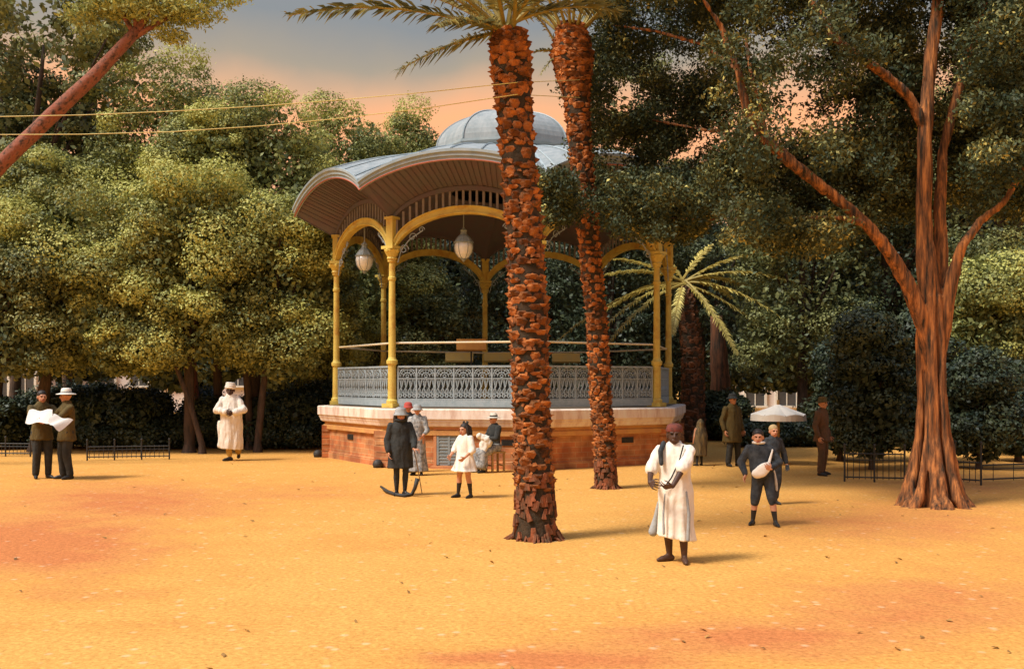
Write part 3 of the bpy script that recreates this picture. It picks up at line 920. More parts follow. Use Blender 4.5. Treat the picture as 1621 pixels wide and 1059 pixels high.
# undergrowth: shrubs in a line under the trees
SHR = [(-20, 618, 735, 75, 29.5), (185, 612, 735, 80, 29), (275, 652, 735, 55, 29.8), (345, 622, 735, 50, 30), (455, 612, 735, 65, 29.6), (112, 604, 735, 55, 29.8), (232, 605, 735, 50, 30.5), (400, 618, 735, 45, 30.6), (40, 655, 735, 50, 30.4),
       (560, 590, 735, 90, 37), (690, 580, 735, 90, 38), (850, 580, 735, 100, 38), (1000, 580, 735, 90, 37),
       (1205, 662, 735, 50, 30.8), (1275, 655, 735, 55, 31), (1140, 610, 735, 60, 34), (1470, 610, 735, 90, 29), (1640, 640, 735, 70, 27.5), (1335, 620, 735, 50, 31.5),
       (325, 610, 735, 42, 32), (150, 596, 735, 60, 31.5), (505, 600, 735, 55, 31), (432, 612, 735, 34, 32.2), (68, 612, 735, 36, 32), (1420, 600, 735, 60, 31),
       (1452, 470, 770, 55, 24.6), (1612, 550, 770, 52, 24.8), (1330, 520, 765, 46, 25.0)]
SHL = ['dark shrub at the left edge behind the newspaper readers', 'large dark shrub in the shade between the readers and the white robed man', 'small dark shrub left of the white robed man',
       'dark shrub behind the white robed man', 'dark shrub left of the bandstand base', 'dark shrub just right of the newspaper readers', 'tall dark shrub left of the pinkish tree trunk', 'dark shrub just right of the white robed man', 'low dark shrub right behind the man without a hat',
       'dark bush seen through the narrow left bay of the bandstand', 'dark bush seen through the bandstand behind the orange music stand', 'dark bush behind the big palm inside the bandstand view', 'dark bush seen behind the right columns of the bandstand',
       'dark shrub under the white parasol', 'dark shrub right of the parasol foot', 'dark shrub behind the trunks of the small drooping palm', 'dark shrub behind the red barked trunk', 'dark shrub at the right edge of the picture', 'tall dark shrub behind the man in rusty brown',
       'tall shaded bush just right of the pinkish tree trunk', 'tall shaded bush rising behind the white hatted reader', 'tall shaded bush against the left end of the bandstand base', 'narrow shaded bush midway between the white robed man and the bandstand', 'narrow shaded bush right behind the newspaper', 'tall shaded bush left of the red barked trunk beyond the low railing', 'tallest shaded bush directly behind the red barked trunk', 'tall shaded bush at the right edge behind the plain railing', 'tall narrow shaded bush just right of the man in rusty brown']
for i, (px, top, bot, hw, Y) in enumerate(SHR):
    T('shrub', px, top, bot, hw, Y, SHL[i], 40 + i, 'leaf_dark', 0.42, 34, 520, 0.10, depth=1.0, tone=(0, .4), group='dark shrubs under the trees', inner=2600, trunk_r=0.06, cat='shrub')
# clipped planting inside the low railing by the red barked tree
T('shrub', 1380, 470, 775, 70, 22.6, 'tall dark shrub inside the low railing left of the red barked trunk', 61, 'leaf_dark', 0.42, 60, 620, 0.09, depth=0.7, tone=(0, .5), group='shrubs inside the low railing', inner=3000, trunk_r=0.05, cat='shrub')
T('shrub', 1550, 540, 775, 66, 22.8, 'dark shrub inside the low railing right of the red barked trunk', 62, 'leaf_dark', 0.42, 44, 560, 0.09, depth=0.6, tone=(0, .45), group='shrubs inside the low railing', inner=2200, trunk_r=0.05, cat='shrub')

# far belt of trees closing the square
FARL = ['far dark tree beyond the left edge', 'far dark tree behind the readers', 'far dark tree beyond the white robed man', 'far dark tree behind the left side of the bandstand', 'far dark tree behind the middle of the bandstand',
        'far dark tree behind the right of the bandstand', 'far dark tree beyond the drooping palm', 'far dark tree beyond the parasol', 'far dark tree beyond the red barked tree', 'far dark tree beyond the right edge', 'far dark tree between the parasol and the red barked tree']
for i, px in enumerate((-60, 120, 300, 470, 640, 810, 980, 1150, 1420, 1600, 1285)):
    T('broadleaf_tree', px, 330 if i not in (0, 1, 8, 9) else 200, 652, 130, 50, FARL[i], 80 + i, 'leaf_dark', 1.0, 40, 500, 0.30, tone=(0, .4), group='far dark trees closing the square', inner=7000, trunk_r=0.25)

# ------------------------------------------------------------------ palms
def frond_parts(root, base, tip, sag, rng, lw=0.42, n=46, mt='frond', thick=0.022, lw_px=0.032):
    """one frond: a curved rachis (part) with its leaflets (sub-part)"""
    base, tip = Vector(base), Vector(tip)
    d = tip - base
    mid = base + d * 0.5 + Vector((0, 0, sag * d.length))
    pts = []
    for i in range(25):
        u = i / 24
        pts.append(base * (1 - u) ** 2 + mid * 2 * u * (1 - u) + tip * u * u)
    m = MB()
    m.tube(pts, [thick * (1.25 - 1.05 * i / 24) for i in range(25)], 5)
    fr = m.build('frond', M['rachis'], root)
    vs, fs, tones = [], [], []
    for i in range(n):
        u = 0.16 + 0.84 * i / n
        q = u * 24; j = min(int(q), 23)
        p = pts[j].lerp(pts[j + 1], q - j)
        t = (pts[j + 1] - pts[j]).normalized()
        side = t.cross(Vector((0, 0, 1)))
        side = side.normalized() if side.length > 0.05 else Vector((1, 0, 0))
        upv = side.cross(t)
        ln = lw * (0.55 + 0.75 * math.sin(PI * min(1, u * 0.95)) ) * rng.uniform(.85, 1.1)
        for sg in (-1, 1):
            dr = (side * sg * rng.uniform(.65, .9) + t * rng.uniform(.55, .85) + upv * rng.uniform(-.35, .3)).normalized()
            w = t * lw_px * 0.5
            e = p + dr * ln - Vector((0, 0, 0.10 * ln))
            mm = p + dr * ln * 0.5 + Vector((0, 0, 0.02))
            b = len(vs)
            vs += [p - w * .5, p + w * .5, mm + w, e, mm - w]
            fs.append((b, b + 1, b + 2, b + 3, b + 4))
            tones.append(rng.uniform(0.05, 0.6))
    me = bpy.data.meshes.new('leaflets')
    me.from_pydata([tuple(v) for v in vs], [], fs)
    me.materials.append(M[mt])
    at = me.attributes.new('tone', 'FLOAT', 'FACE'); at.data.foreach_set('value', tones)
    o = bpy.data.objects.new('leaflets', me); COL.objects.link(o); o.parent = fr
    return fr

def palm_trunk(root, axis, radii, rng, rows, around, scale_r=(0.0, 1.0), boot_h=0.10, root_top=0.10, prot=0.05):
    """core, root zone and spiral leaf-base boots"""
    axis = [Vector(a) for a in axis]
    def at(u):
        q = u * (len(axis) - 1); j = min(int(q), len(axis) - 2)
        return axis[j].lerp(axis[j + 1], q - j), radii[j] * (1 - (q - j)) + radii[j + 1] * (q - j)
    m = MB()
    pp, rr = [], []
    for i in range(61):
        p, r_ = at(i / 60); pp.append(p); rr.append(r_ * (0.95 + 0.03 * math.sin(i * 2.1)))
    m.tube(pp, rr, 20)
    tr = m.build('trunk', M['palm_core'], root, True)
    m = MB()                                                   # fibrous flare at the foot
    H = (axis[-1] - axis[0]).length
    for i in range(int(130)):
        a = rng.uniform(0, 2 * PI); u0 = rng.uniform(0, root_top)
        p, r_ = at(u0)
        c = p + Vector((math.cos(a), math.sin(a), 0)) * r_ * 0.97
        m.box(c, (rng.uniform(.05, .10), rng.uniform(.03, .07), rng.uniform(.06, .16)), Matrix.Rotation(a + PI / 2, 3, 'Z') @ Matrix.Rotation(rng.uniform(-.5, .5), 3, 'Y'), 0, 0.6)
    for i in range(46):                                        # root_spike: short roots running into the sand
        a = rng.uniform(0, 2 * PI); r0 = radii[0] * rng.uniform(.85, 1.0); d_ = Vector((math.cos(a), math.sin(a), 0))
        ln = rng.uniform(.05, .16)
        m.tube([axis[0] + d_ * r0 + Vector((0, 0, rng.uniform(.06, .14))), axis[0] + d_ * (r0 + ln * .5) + Vector((0, 0, .05)), axis[0] + d_ * (r0 + ln) + Vector((0, 0, .005))], [.022, .018, .008], 5)
    m.build('root_fringe', M['palm_root'], tr)
    m = MB()
    for i in range(rows):
        u = root_top * 0.8 + (1 - root_top * 0.8) * (i + 0.5) / rows
        for j in range(around):
            a = 2 * PI * (j + 0.5 * (i % 2)) / around + rng.uniform(-.16, .16) + 0.05 * i
            uu = u + rng.uniform(-.45, .45) / rows
            if rng.random() < .03: continue
            p, r_ = at(min(.999, uu))
            rad = Vector((math.cos(a), math.sin(a), 0)); tan = Vector((-math.sin(a), math.cos(a), 0)); zz = Vector((0, 0, 1))
            w = 2 * PI * r_ / around * rng.uniform(.70, 1.05); h = boot_h * rng.choice((.55, .8, 1.0, 1.25)) * rng.uniform(.85, 1.1)
            pr = prot * rng.uniform(.6, 1.35)
            c = p + rad * r_ * 0.93
            lo, hi = c - zz * h * .55, c + zz * h * .45
            # a boot: wide rounded base, cut-off lip jutting outwards
            ring0 = [lo + tan * (-w * .30), lo + tan * (w * .30), c + tan * w * .5, hi + tan * (w * .33), hi + tan * (-w * .33), c + tan * (-w * .5)]
            ring1 = [q * 0.35 + (c + zz * h * .12) * 0.65 + rad * pr * (0.75 + 0.5 * (k_ in (3, 4))) for k_, q in enumerate(ring0)]
            ring0 = [q + rad * pr * 0.12 for q in ring0]
            back = [q - rad * 0.05 for q in ring0]
            vs = back + ring0 + ring1
            fs = []
            for k_ in range(6):
                k2 = (k_ + 1) % 6
                fs.append((k_, k2, 6 + k2, 6 + k_)); fs.append((6 + k_, 6 + k2, 12 + k2, 12 + k_))
            fs.append((12, 13, 14, 15, 16, 17))
            m.add(vs, fs)
    for q_ in range(int(rows * around * 0.9)):                 # small_scales: broken stubs and fibre between the boots
        u = rng.uniform(root_top * .9, .98); a = rng.uniform(0, 2 * PI)
        p, r_ = at(u)
        rad = Vector((math.cos(a), math.sin(a), 0))
        m.box(p + rad * r_ * .97, (rng.uniform(.03, .09), rng.uniform(.03, .06), rng.uniform(.02, .06)), Matrix.Rotation(a + PI / 2, 3, 'Z') @ Matrix.Rotation(rng.uniform(-.7, .7), 3, 'Y'), 0, 0.55)
    m.build('leaf_base', M['boot'], tr)
    return tr

# big palm in the foreground
rng = random.Random(5)
Y1 = 12.6
b0 = G(849, 853)
ax = [P(x, y, Y1) - b0 for x, y in ((849, 853), (846, 780), (843, 690), (840, 600), (837, 500), (832, 400), (825, 300), (815, 180), (808, 90), (805, 52))]
ax[0].z = -0.03
pm = empty('date_palm', b0, 0, 'big date palm with orange scaled trunk standing alone in front of the bandstand', 'palm tree')
palm_trunk(pm, ax, [0.285, 0.235, 0.222, 0.225, 0.235, 0.225, 0.215, 0.215, 0.245, 0.20], rng, 70, 8, boot_h=0.10, root_top=0.15)
top1 = ax[-1]
def FP(px, py, Y, b): return P(px, py, Y) - b
TIPS = [(455, 26, 12.2, .16), (632, 112, 12.0, .12), (560, -60, 12.4, .2), (660, -120, 13.2, .2), (560, -20, 13.6, .16), (505, -110, 11.4, .2), (725, -190, 12.4, .1), (790, -210, 12.6, .05), (850, -200, 12.7, .08),
        (930, -130, 12.3, .18), (1000, -60, 12.8, .2), (690, 40, 11.2, .15), (905, -40, 11.0, .2), (760, -80, 10.4, .15), (880, -60, 14.6, .2), (740, -60, 14.8, .2), (980, 20, 12.9, .2), (640, -30, 14.2, .2), (830, -120, 10.6, .15)]
for (x, y, Y, sg) in TIPS:
    frond_parts(pm, top1 + Vector((rng.uniform(-.1, .1), rng.uniform(-.1, .1), rng.uniform(-.12, .05))), FP(x, y, Y, b0), sg, rng, 0.25, 62, thick=0.026, lw_px=0.022)

# second palm
Y2 = 18.6
b1 = G(960, 773)
ax = [P(x, y, Y2) - b1 for x, y in ((960, 773), (957, 700), (950, 620), (944, 500), (932, 380), (921, 260), (912, 150), (906, 90), (904, 40))]
ax[0].z = -0.03
pm2 = empty('date_palm', b1, 0, 'slimmer date palm with pineapple shaped head, right behind the big one', 'palm tree')
palm_trunk(pm2, ax, [0.20, 0.19, 0.19, 0.185, 0.19, 0.20, 0.235, 0.40, 0.25], rng, 96, 8, boot_h=0.10, root_top=0.08, prot=0.045)
top2 = ax[-1]
for i in range(16):
    a = i * 2.4; up = rng.uniform(0.6, 1.9); L = rng.uniform(2.0, 2.8)
    tip = top2 + Vector((math.cos(a) * L * .8, math.sin(a) * L * .8, up))
    frond_parts(pm2, top2 + Vector((math.cos(a) * .15, math.sin(a) * .15, -.2)), tip, .18, rng, 0.25, 50, thick=0.026, lw_px=0.022)
for (x, y) in ((845, 20), (838, 85), (855, 120)):
    frond_parts(pm2, top2 + Vector((-.2, 0, -.5)), P(x, y, Y2 - .2) - b1, .14, rng, 0.10, 20, thick=0.02)

# small palm with pale drooping fronds and a second stem beside it
Y3 = 33.0
b2 = Vector(((1098 - CX) * Y3 / F, Y3, 0))
pm3 = empty('date_palm', b2, 0, 'small dark stemmed palm with pale drooping fronds right of the bandstand', 'palm tree')
palm_trunk(pm3, [P(x, y, Y3) - b2 for x, y in ((1098, 716), (1097, 640), (1096, 560), (1090, 500), (1084, 455))], [0.42, 0.38, 0.36, 0.33, 0.20], rng, 30, 10, boot_h=0.2, root_top=0.06)
for o_ in pm3.children_recursive:
    if o_.name.startswith('leaf_base'): o_.data.materials[0] = mat('dark_palm_boot', (0.20, 0.075, 0.03), (0.04, 0.028, 0.018), 5, 0.9, 0.4, 20)
t3 = P(1083, 448, Y3) - b2
for (x, y, dY, sg) in ((1258, 458, -.6, .22), (1226, 503, -1.0, .20), (1220, 538, -.4, .16), (1158, 548, -1.4, .14), (1150, 535, -1.0, .2), (1185, 408, .2, .14), (962, 520, -1.0, .2), (905, 530, -.6, .2), (955, 500, .2, .2), (985, 415, .3, .16), (958, 442, -.3, .2),
                       (1066, 520, -1.2, .14), (1120, 395, .6, .1), (1040, 395, .6, .1), (1200, 470, .8, .2), (985, 480, 1.0, .2), (1150, 470, 1.4, .2), (975, 535, -1.3, .18)):
    frond_parts(pm3, t3 + Vector((rng.uniform(-.08, .08), rng.uniform(-.08, .08), rng.uniform(-.1, .1))), t3 + (P(x, y, Y3 + dY) - b2 - t3) * 1.13, sg, rng, 0.22, 70, 'frond_pale', 0.04, 0.05)
Y4 = 34.5
b3 = Vector(((1138 - CX) * Y4 / F, Y4, 0))
tr4 = empty('tree_stump', b3, 0, 'reddish brown bare stem standing just right of the small drooping palm', 'tree trunk')
trunk_mesh('trunk', [P(x, y, Y4) - b3 for x, y in ((1138, 712), (1138, 690), (1140, 600), (1137, 560), (1134, 500))], [0.46, 0.36, 0.32, 0.29, 0.2], tr4, mat('red_dark_bark', (0.17, 0.065, 0.03), (0.03, 0.022, 0.015), 4, 0.9, 0.6, 14, stretch=(2.5, 2.5, .3)), (), 14, 0.07, 4)

# leaning palm at the left, mostly out of frame
Y5 = 23.0
b4 = Vector(((-420 - CX) * Y5 / F, Y5, 0))
pm5 = empty('leaning_tree', b4, 0, 'leaning tree whose slim reddish trunk crosses the top left corner', 'tree')
ax5 = [P(x, y, Y5) - b4 for x, y in ((-420, 812), (-400, 730), (-330, 600), (-200, 460), (-70, 340), (0, 262), (80, 185), (150, 120), (218, 48))]
ax5[0].z = -0.05
trunk_mesh('trunk', ax5, [0.36, 0.27, 0.23, 0.20, 0.185, 0.175, 0.165, 0.15, 0.12], pm5, M['bark_pink'], (), 14, 0.03, 8)
t5 = ax5[-1]
lg = np.random.default_rng(55)
pp_, nn_, tt_ = [], [], []
for (x, y, rx, rz_, n_, tv) in ((235, 18, 70, 24, 2600, .6), (175, 8, 45, 20, 1400, .5), (300, 22, 50, 18, 1300, .75), (215, -30, 90, 40, 3000, .4), (345, -10, 50, 22, 1200, .7), (130, 25, 34, 18, 700, .5), (272, 58, 30, 12, 420, .7)):
    c_ = np.array(P(x, y, Y5) - b4); k_ = Y5 / F
    p_, q_, r_ = clump(c_, (rx * k_, rx * k_ * .8, rz_ * k_), n_, lg, 0.0, tv)
    pp_.append(p_); nn_.append(lg.normal(size=(n_, 3)) + np.array([0, 0, .3])); tt_.append(r_)
leaf_mesh('crown', np.concatenate(pp_), np.concatenate(nn_), 0.12, 0.35, M['leaf_olive'], pm5, np.concatenate(tt_), lg)
for tip in ((330, 12), (165, 2), (280, -30), (230, 30), (215, -60)):
    e_ = P(tip[0], tip[1], Y5 - .1) - b4
    trunk_mesh('limb', [t5 - Vector((.05, 0, .15)), t5.lerp(e_, .5) + Vector((0, 0, .1)), e_], [.07, .045, .015], pm5, M['bark_pink'], (), 7, .05, 3)

# ------------------------------------------------------------------ big red barked ficus on the right
Y6 = 16.0
b5 = G(1478, 801)
fic = empty('ficus_tree', b5, 0, 'large ficus with twisted red brown trunk and spreading limbs at the right', 'tree')
# ---- continuous surfaces from overlapping closed solids
def remeshed(mb, name, mats, voxel, smooth_it=4, parent=None, decimate=None):
    tmp = mb.build('tmp', [])
    md = tmp.modifiers.new('r', 'REMESH'); md.mode = 'VOXEL'; md.voxel_size = voxel; md.use_smooth_shade = True
    if smooth_it:
        sm = tmp.modifiers.new('s', 'SMOOTH'); sm.factor = 0.5; sm.iterations = smooth_it
    if decimate:
        dc_ = tmp.modifiers.new('d', 'DECIMATE'); dc_.ratio = decimate
    dg = bpy.context.evaluated_depsgraph_get()
    me = bpy.data.meshes.new_from_object(tmp.evaluated_get(dg))
    me.name = name
    old = tmp.data
    bpy.data.objects.remove(tmp); bpy.data.meshes.remove(old)
    me.materials.clear()
    if not isinstance(mats, (list, tuple)): mats = [mats]
    for m_ in mats: me.materials.append(m_)
    me.polygons.foreach_set('use_smooth', [True] * len(me.polygons))
    o = bpy.data.objects.new(name, me); COL.objects.link(o)
    if parent is not None: o.parent = parent
    return o
def wrinkle(o, amp, fr):
    """push vertices in and out by stretched noise: bark ribs, cloth folds"""
    from mathutils import noise
    me = o.data
    n = len(me.vertices)
    nr = np.empty(n * 3, np.float32); me.vertices.foreach_get('normal', nr); nr = nr.reshape(-1, 3)
    co = np.empty(n * 3, np.float32); me.vertices.foreach_get('co', co); co = co.reshape(-1, 3)
    d = np.array([noise.noise((x * fr[0], y * fr[1], z * fr[2])) + .5 * noise.noise((x * fr[0] * 2.3 + 7, y * fr[1] * 2.3, z * fr[2] * 1.9)) for x, y, z in co.tolist()], np.float32)
    me.vertices.foreach_set('co', (co + nr * (d * amp)[:, None]).reshape(-1)); me.update()
def cap(mb, a, ra, b, rb, seg=12):
    """capsule with different end radii"""
    a, b = Vector(a), Vector(b)
    t = (b - a).normalized()
    pts, rr = [], []
    for i in range(4):
        q = PI / 2 * (1 - i / 3) * 0.97
        pts.append(a - t * ra * math.sin(q)); rr.append(ra * math.cos(q))
    for i in range(4):
        q = PI / 2 * (i / 3) * 0.97
        pts.append(b + t * rb * math.sin(q)); rr.append(rb * math.cos(q))
    mb.tube(pts, rr, seg)
def chain(mb, pts, rr, seg=12):
    for i in range(len(pts) - 1): cap(mb, pts[i], rr[i], pts[i + 1], rr[i + 1], seg)
def ell(mb, c, rad, rot=None, seg=14):
    vs, n = [], seg // 2 + 2
    c = Vector(c)
    fs = []
    for i in range(n + 1):
        th = PI * (0.02 + 0.96 * i / n)
        for k in range(seg):
            a = 2 * PI * k / seg
            v = Vector((rad[0] * math.sin(th) * math.cos(a), rad[1] * math.sin(th) * math.sin(a), -rad[2] * math.cos(th)))
            if rot is not None: v = rot @ v
            vs.append(c + v)
    for i in range(n):
        for k in range(seg):
            fs.append((i * seg + k, i * seg + (k + 1) % seg, (i + 1) * seg + (k + 1) % seg, (i + 1) * seg + k))
    fs.append(tuple(range(seg - 1, -1, -1))); fs.append(tuple(n * seg + k for k in range(seg)))
    mb.add(vs, fs)
def loft(mb, rings, seg=40):
    """rings: (z, rx, ry, cx, cy, fold amplitude, dz tilt) bottom to top, closed at both ends"""
    vs = []
    for z, rx, ry, cx, cy, fo, tl in rings:
        for k in range(seg):
            a = 2 * PI * k / seg
            q = 1 + fo * (0.6 * math.sin(7 * a + 1.3) + 0.4 * math.sin(11 * a + 0.4) + 0.35 * math.sin(3 * a + 2.2))
            vs.append(Vector((cx + rx * q * math.cos(a), cy + ry * q * math.sin(a), z + tl * math.cos(a))))
    n = len(rings)
    fs = [(i * seg + k, i * seg + (k + 1) % seg, (i + 1) * seg + (k + 1) % seg, (i + 1) * seg + k) for i in range(n - 1) for k in range(seg)]
    fs.append(tuple(range(seg - 1, -1, -1))); fs.append(tuple((n - 1) * seg + k for k in range(seg)))
    mb.add(vs, fs)

# ficus trunk: fused, twisting strands that flare into buttress roots
rng = random.Random(11)
m = MB()
def F5(px, py, dy=0.0):
    v = P(px, py, Y6 + dy) - b5
    return v
core = [F5(1479, 812), F5(1479, 760), F5(1477, 690), F5(1475, 600), F5(1475, 520), F5(1474, 460), F5(1468, 390)]
chain(m, core, [0.36, 0.22, 0.14, 0.12, 0.125, 0.15, 0.12])
for k in range(13):
    a = 2 * PI * k / 13 + rng.uniform(-.15, .15)
    tw = rng.uniform(-0.35, 0.45)
    pts, rr = [], []
    for j, (u, py, rad) in enumerate(((0, 806, .55), (.1, 785, .43), (.22, 745, .32), (.4, 690, .225), (.55, 620, .185), (.75, 540, .19), (.9, 470, .16))):
        aa = a + tw * u * 2.2
        q = core[0].lerp(core[-2], 0) if 0 else F5(1478 - 4 * u, py)
        pts.append(q + Vector((math.cos(aa) * rad * 0.98, math.sin(aa) * rad * 0.9, 0)))
        rr.append((0.085, 0.08, 0.068, 0.056, 0.05, 0.048, 0.036)[j] * rng.uniform(.75, 1.25))
    pts[0].z = -0.03
    chain(m, pts, rr, 10)
    e = pts[0] + Vector((math.cos(a) * .14, math.sin(a) * .12, -0.01))
    cap(m, pts[0], .075, e, 0.03, 10)
LIMBS = [
    ([(1474, 590, 0), (1464, 520, -.05), (1442, 460, -.1), (1412, 405, -.2), (1372, 355, -.3), (1320, 310, -.3), (1265, 268, -.4), (1212, 222, -.4), (1182, 175, -.5), (1168, 110, -.5), (1140, 40, -.6), (1100, -20, -.8)], [.16, .20, .19, .155, .13, .125, .13, .135, .11, .085, .06, .04]),
    ([(1472, 480, 0), (1464, 400, 0), (1463, 320, .05), (1464, 230, .05), (1468, 150, .1), (1476, 70, .1), (1488, -20, .1), (1500, -120, 0)], [.25, .20, .185, .17, .16, .15, .14, .10]),
    ([(1486, 570, .05), (1490, 480, .1), (1490, 400, .15), (1488, 320, .2), (1492, 240, .3), (1512, 160, .3), (1536, 80, .3), (1556, 10, .3), (1575, -80, .3)], [.15, .20, .17, .13, .115, .11, .10, .09, .06]),
    ([(1484, 590, 0), (1494, 510, -.03), (1507, 440, -.1), (1522, 390, -.2), (1552, 350, -.2), (1588, 322, -.3), (1620, 270, -.3), (1660, 200, -.2)], [.13, .18, .15, .11, .09, .075, .06, .04]),
    ([(1464, 200, .05), (1440, 155, 0), (1405, 122, -.1), (1362, 92, -.3), (1322, 62, -.4), (1290, 10, -.4), (1260, -50, -.4)], [.13, .12, .11, .10, .09, .07, .05]),
    ([(1212, 222, -.4), (1205, 180, -.3), (1190, 120, -.3), (1180, 60, -.1)], [.07, .05, .04, .03]),
    ([(1265, 268, -.4), (1230, 235, .4), (1180, 215, 1.2), (1110, 205, 2.2), (1030, 190, 3.2), (965, 180, 3.8)], [.08, .06, .05, .04, .03, .02]),
    ([(1372, 355, -.3), (1330, 345, -.7), (1270, 345, .4), (1190, 350, 1.4), (1060, 345, 2.5)], [.07, .055, .045, .03, .02]),
    ([(1168, 110, -.5), (1110, 70, .8), (1040, 50, 2.2), (970, 40, 3.2)], [.06, .045, .035, .02]),
]
for pts, rr in LIMBS:
    chain(m, [F5(*p) for p in pts], [q * .66 for q in rr], 12)
tk = remeshed(m, 'trunk', M['bark_red'], 0.018, 1, fic)
wrinkle(tk, 0.022, (11, 11, 1.6))

# ficus crown: sprays of glossy leaves hanging from the limbs, with gaps of sky
def sprays(spec, seed, leaf, per, parent, off, mt):
    rng_ = np.random.default_rng(seed)
    P_, N_, T_ = [], [], []
    for (px, py, Y, rx, rzz, dens) in spec:
        c = np.array(P(px, py, Y)) - np.array(off)
        n = int(per * dens)
        s = Y / F
        pts, nr, tn = clump(c, (rx * s * 1.35, max(.45, 1.0 * rx * s), rzz * s * 1.45), n, rng_, 0.0, rng_.uniform(.02, .5))
        nr = rng_.normal(size=(n, 3)) + np.array([0, 0, .15])
        P_.append(pts); N_.append(nr); T_.append(tn)
    pts, nr, tn = np.concatenate(P_), np.concatenate(N_), np.concatenate(T_)
    return leaf_mesh('crown', pts, nr, leaf, 0.5, M[mt], parent, tn, rng_)
rg = random.Random(21)
spec = []
def region(x0, x1, y0, y1, n, r, dens, ymin=14.2, ymax=17.5, holes=()):
    k = 0; tries = 0
    while k < n and tries < 5000:
        tries += 1
        x, y = rg.uniform(x0, x1), rg.uniform(y0, y1)
        if any(abs(x - hx) < hw + r * .55 and abs(y - hy) < hh + r * .45 for hx, hy, hw, hh in holes): continue
        rr_ = r * rg.uniform(.7, 1.3)
        spec.append((x, y, rg.uniform(ymin, ymax), rr_, rr_ * .7, dens * (rr_ / r) ** 2)); k += 1
HO = [(1255, 170, 42, 36), (1165, 185, 8, 10), (1205, 70, 26, 16), (1345, 175, 10, 12), (960, 245, 12, 8), (1300, 195, 14, 16), (870, 215, 36, 55), (1060, 95, 22, 12), (1000, 130, 12, 8)]
region(960, 1660, -170, -8, 110, 36, .7, 15.8, 18.5, holes=HO)
region(1130, 1430, 0, 235, 80, 20, .26, 16.2, 18, holes=HO)
region(1140, 1350, 40, 230, 26, 26, .10)
region(1130, 1400, 10, 270, 26, 22, .20, 14.6, 15.6, HO)
region(1540, 1640, -20, 250, 16, 24, .25, 14.5, 15.5)
region(915, 1140, 120, 330, 78, 24, .42, 18.9, 21, HO)
region(925, 1150, -60, 130, 78, 22, .30, 18.9, 21, HO)
region(1120, 1430, 225, 360, 70, 26, .42, 16.6, 18.5, HO)
region(1150, 1330, 330, 385, 24, 24, .34, 15, 18)
region(930, 1110, 280, 370, 56, 24, .48, 17, 20.5)
region(1380, 1460, 10, 330, 44, 24, .42, 16.8, 18.5)
region(1500, 1660, -20, 330, 110, 27, .45, 16.8, 19)
region(1540, 1680, 30, 270, 30, 24, .38, 14.5, 15.8)
region(845, 915, 272, 345, 18, 18, .32, 17, 19)
sprays(spec, 77, 0.076, 1150, fic, b5, 'leaf_ficus')

# top left: leaf sprays of the airy tree crossing the sky, kept with that tree's neighbourhood
# ------------------------------------------------------------------ buildings, parasol, fences, wires
def building(px0, px1, Y, h, wallm, label, floors=2, nwin=6, seed=0):
    x0, x1 = (px0 - CX) * Y / F, (px1 - CX) * Y / F
    w = x1 - x0
    o = empty('building', ((x0 + x1) / 2, Y + 4, 0), 0, label, 'building', 'pale buildings beyond the trees')
    m = MB(); m.box((0, 0, h / 2 - 0.05), (w, 8, h + 0.1)); wl_ = m.build('wall', wallm, o)
    m = MB(); m.box((0, 0, h + 0.11), (w + 0.6, 8.6, 0.2)); m.box((0, 0, h + 0.35), (w + 0.2, 8.2, 0.28)); m.build('roof', M['tile'], o)
    fh = h / floors
    for f in range(floors):
        for i in range(nwin):
            x = -w / 2 + (i + .5) * w / nwin
            z = f * fh + fh * .52
            m = MB(); m.box((x, -4.02, z), (1.1, 0.06, 1.7)); wn_ = m.build('window', M['window'], o)
            m = MB()
            for sx in (-.62, .62): m.box((x + sx, -4.05, z), (.14, .14, 1.95))
            m.box((x, -4.05, z + .92), (1.1, .14, .12)); m.box((x, -4.07, z - .93), (1.5, .22, .12)); m.box((x, -4.06, z), (.05, .05, 1.7))
            m.build('window_frame', M['cream'], wn_)
    return o
building(-150, 62, 62, 6.0, M['plaster'], 'white walled building beyond the trees at the left edge', 2, 5)
building(90, 560, 66, 5.0, M['plaster'], 'long pale building glimpsed behind the white robed man', 1, 9)
building(1120, 1420, 60, 5.5, M['plaster'], 'pale building beyond the white parasol', 2, 6)
building(1480, 1760, 64, 5.5, M['plaster'], 'pale building beyond the red barked tree at the right edge', 2, 6)
# pink boundary wall at the far left
g = P(-30, 0, 44); g2 = P(60, 0, 44)
m = MB(); m.box(((g.x + g2.x) / 2 - 3, 44, 0.5), (g2.x - g.x + 8, 0.3, 1.3)); m.box(((g.x + g2.x) / 2 - 3, 44, 1.19), (g2.x - g.x + 8.1, 0.4, 0.08))
tag(m.build('garden_wall', M['pinkwall']), 'low pinkish wall below the white building at the left edge', 'wall')

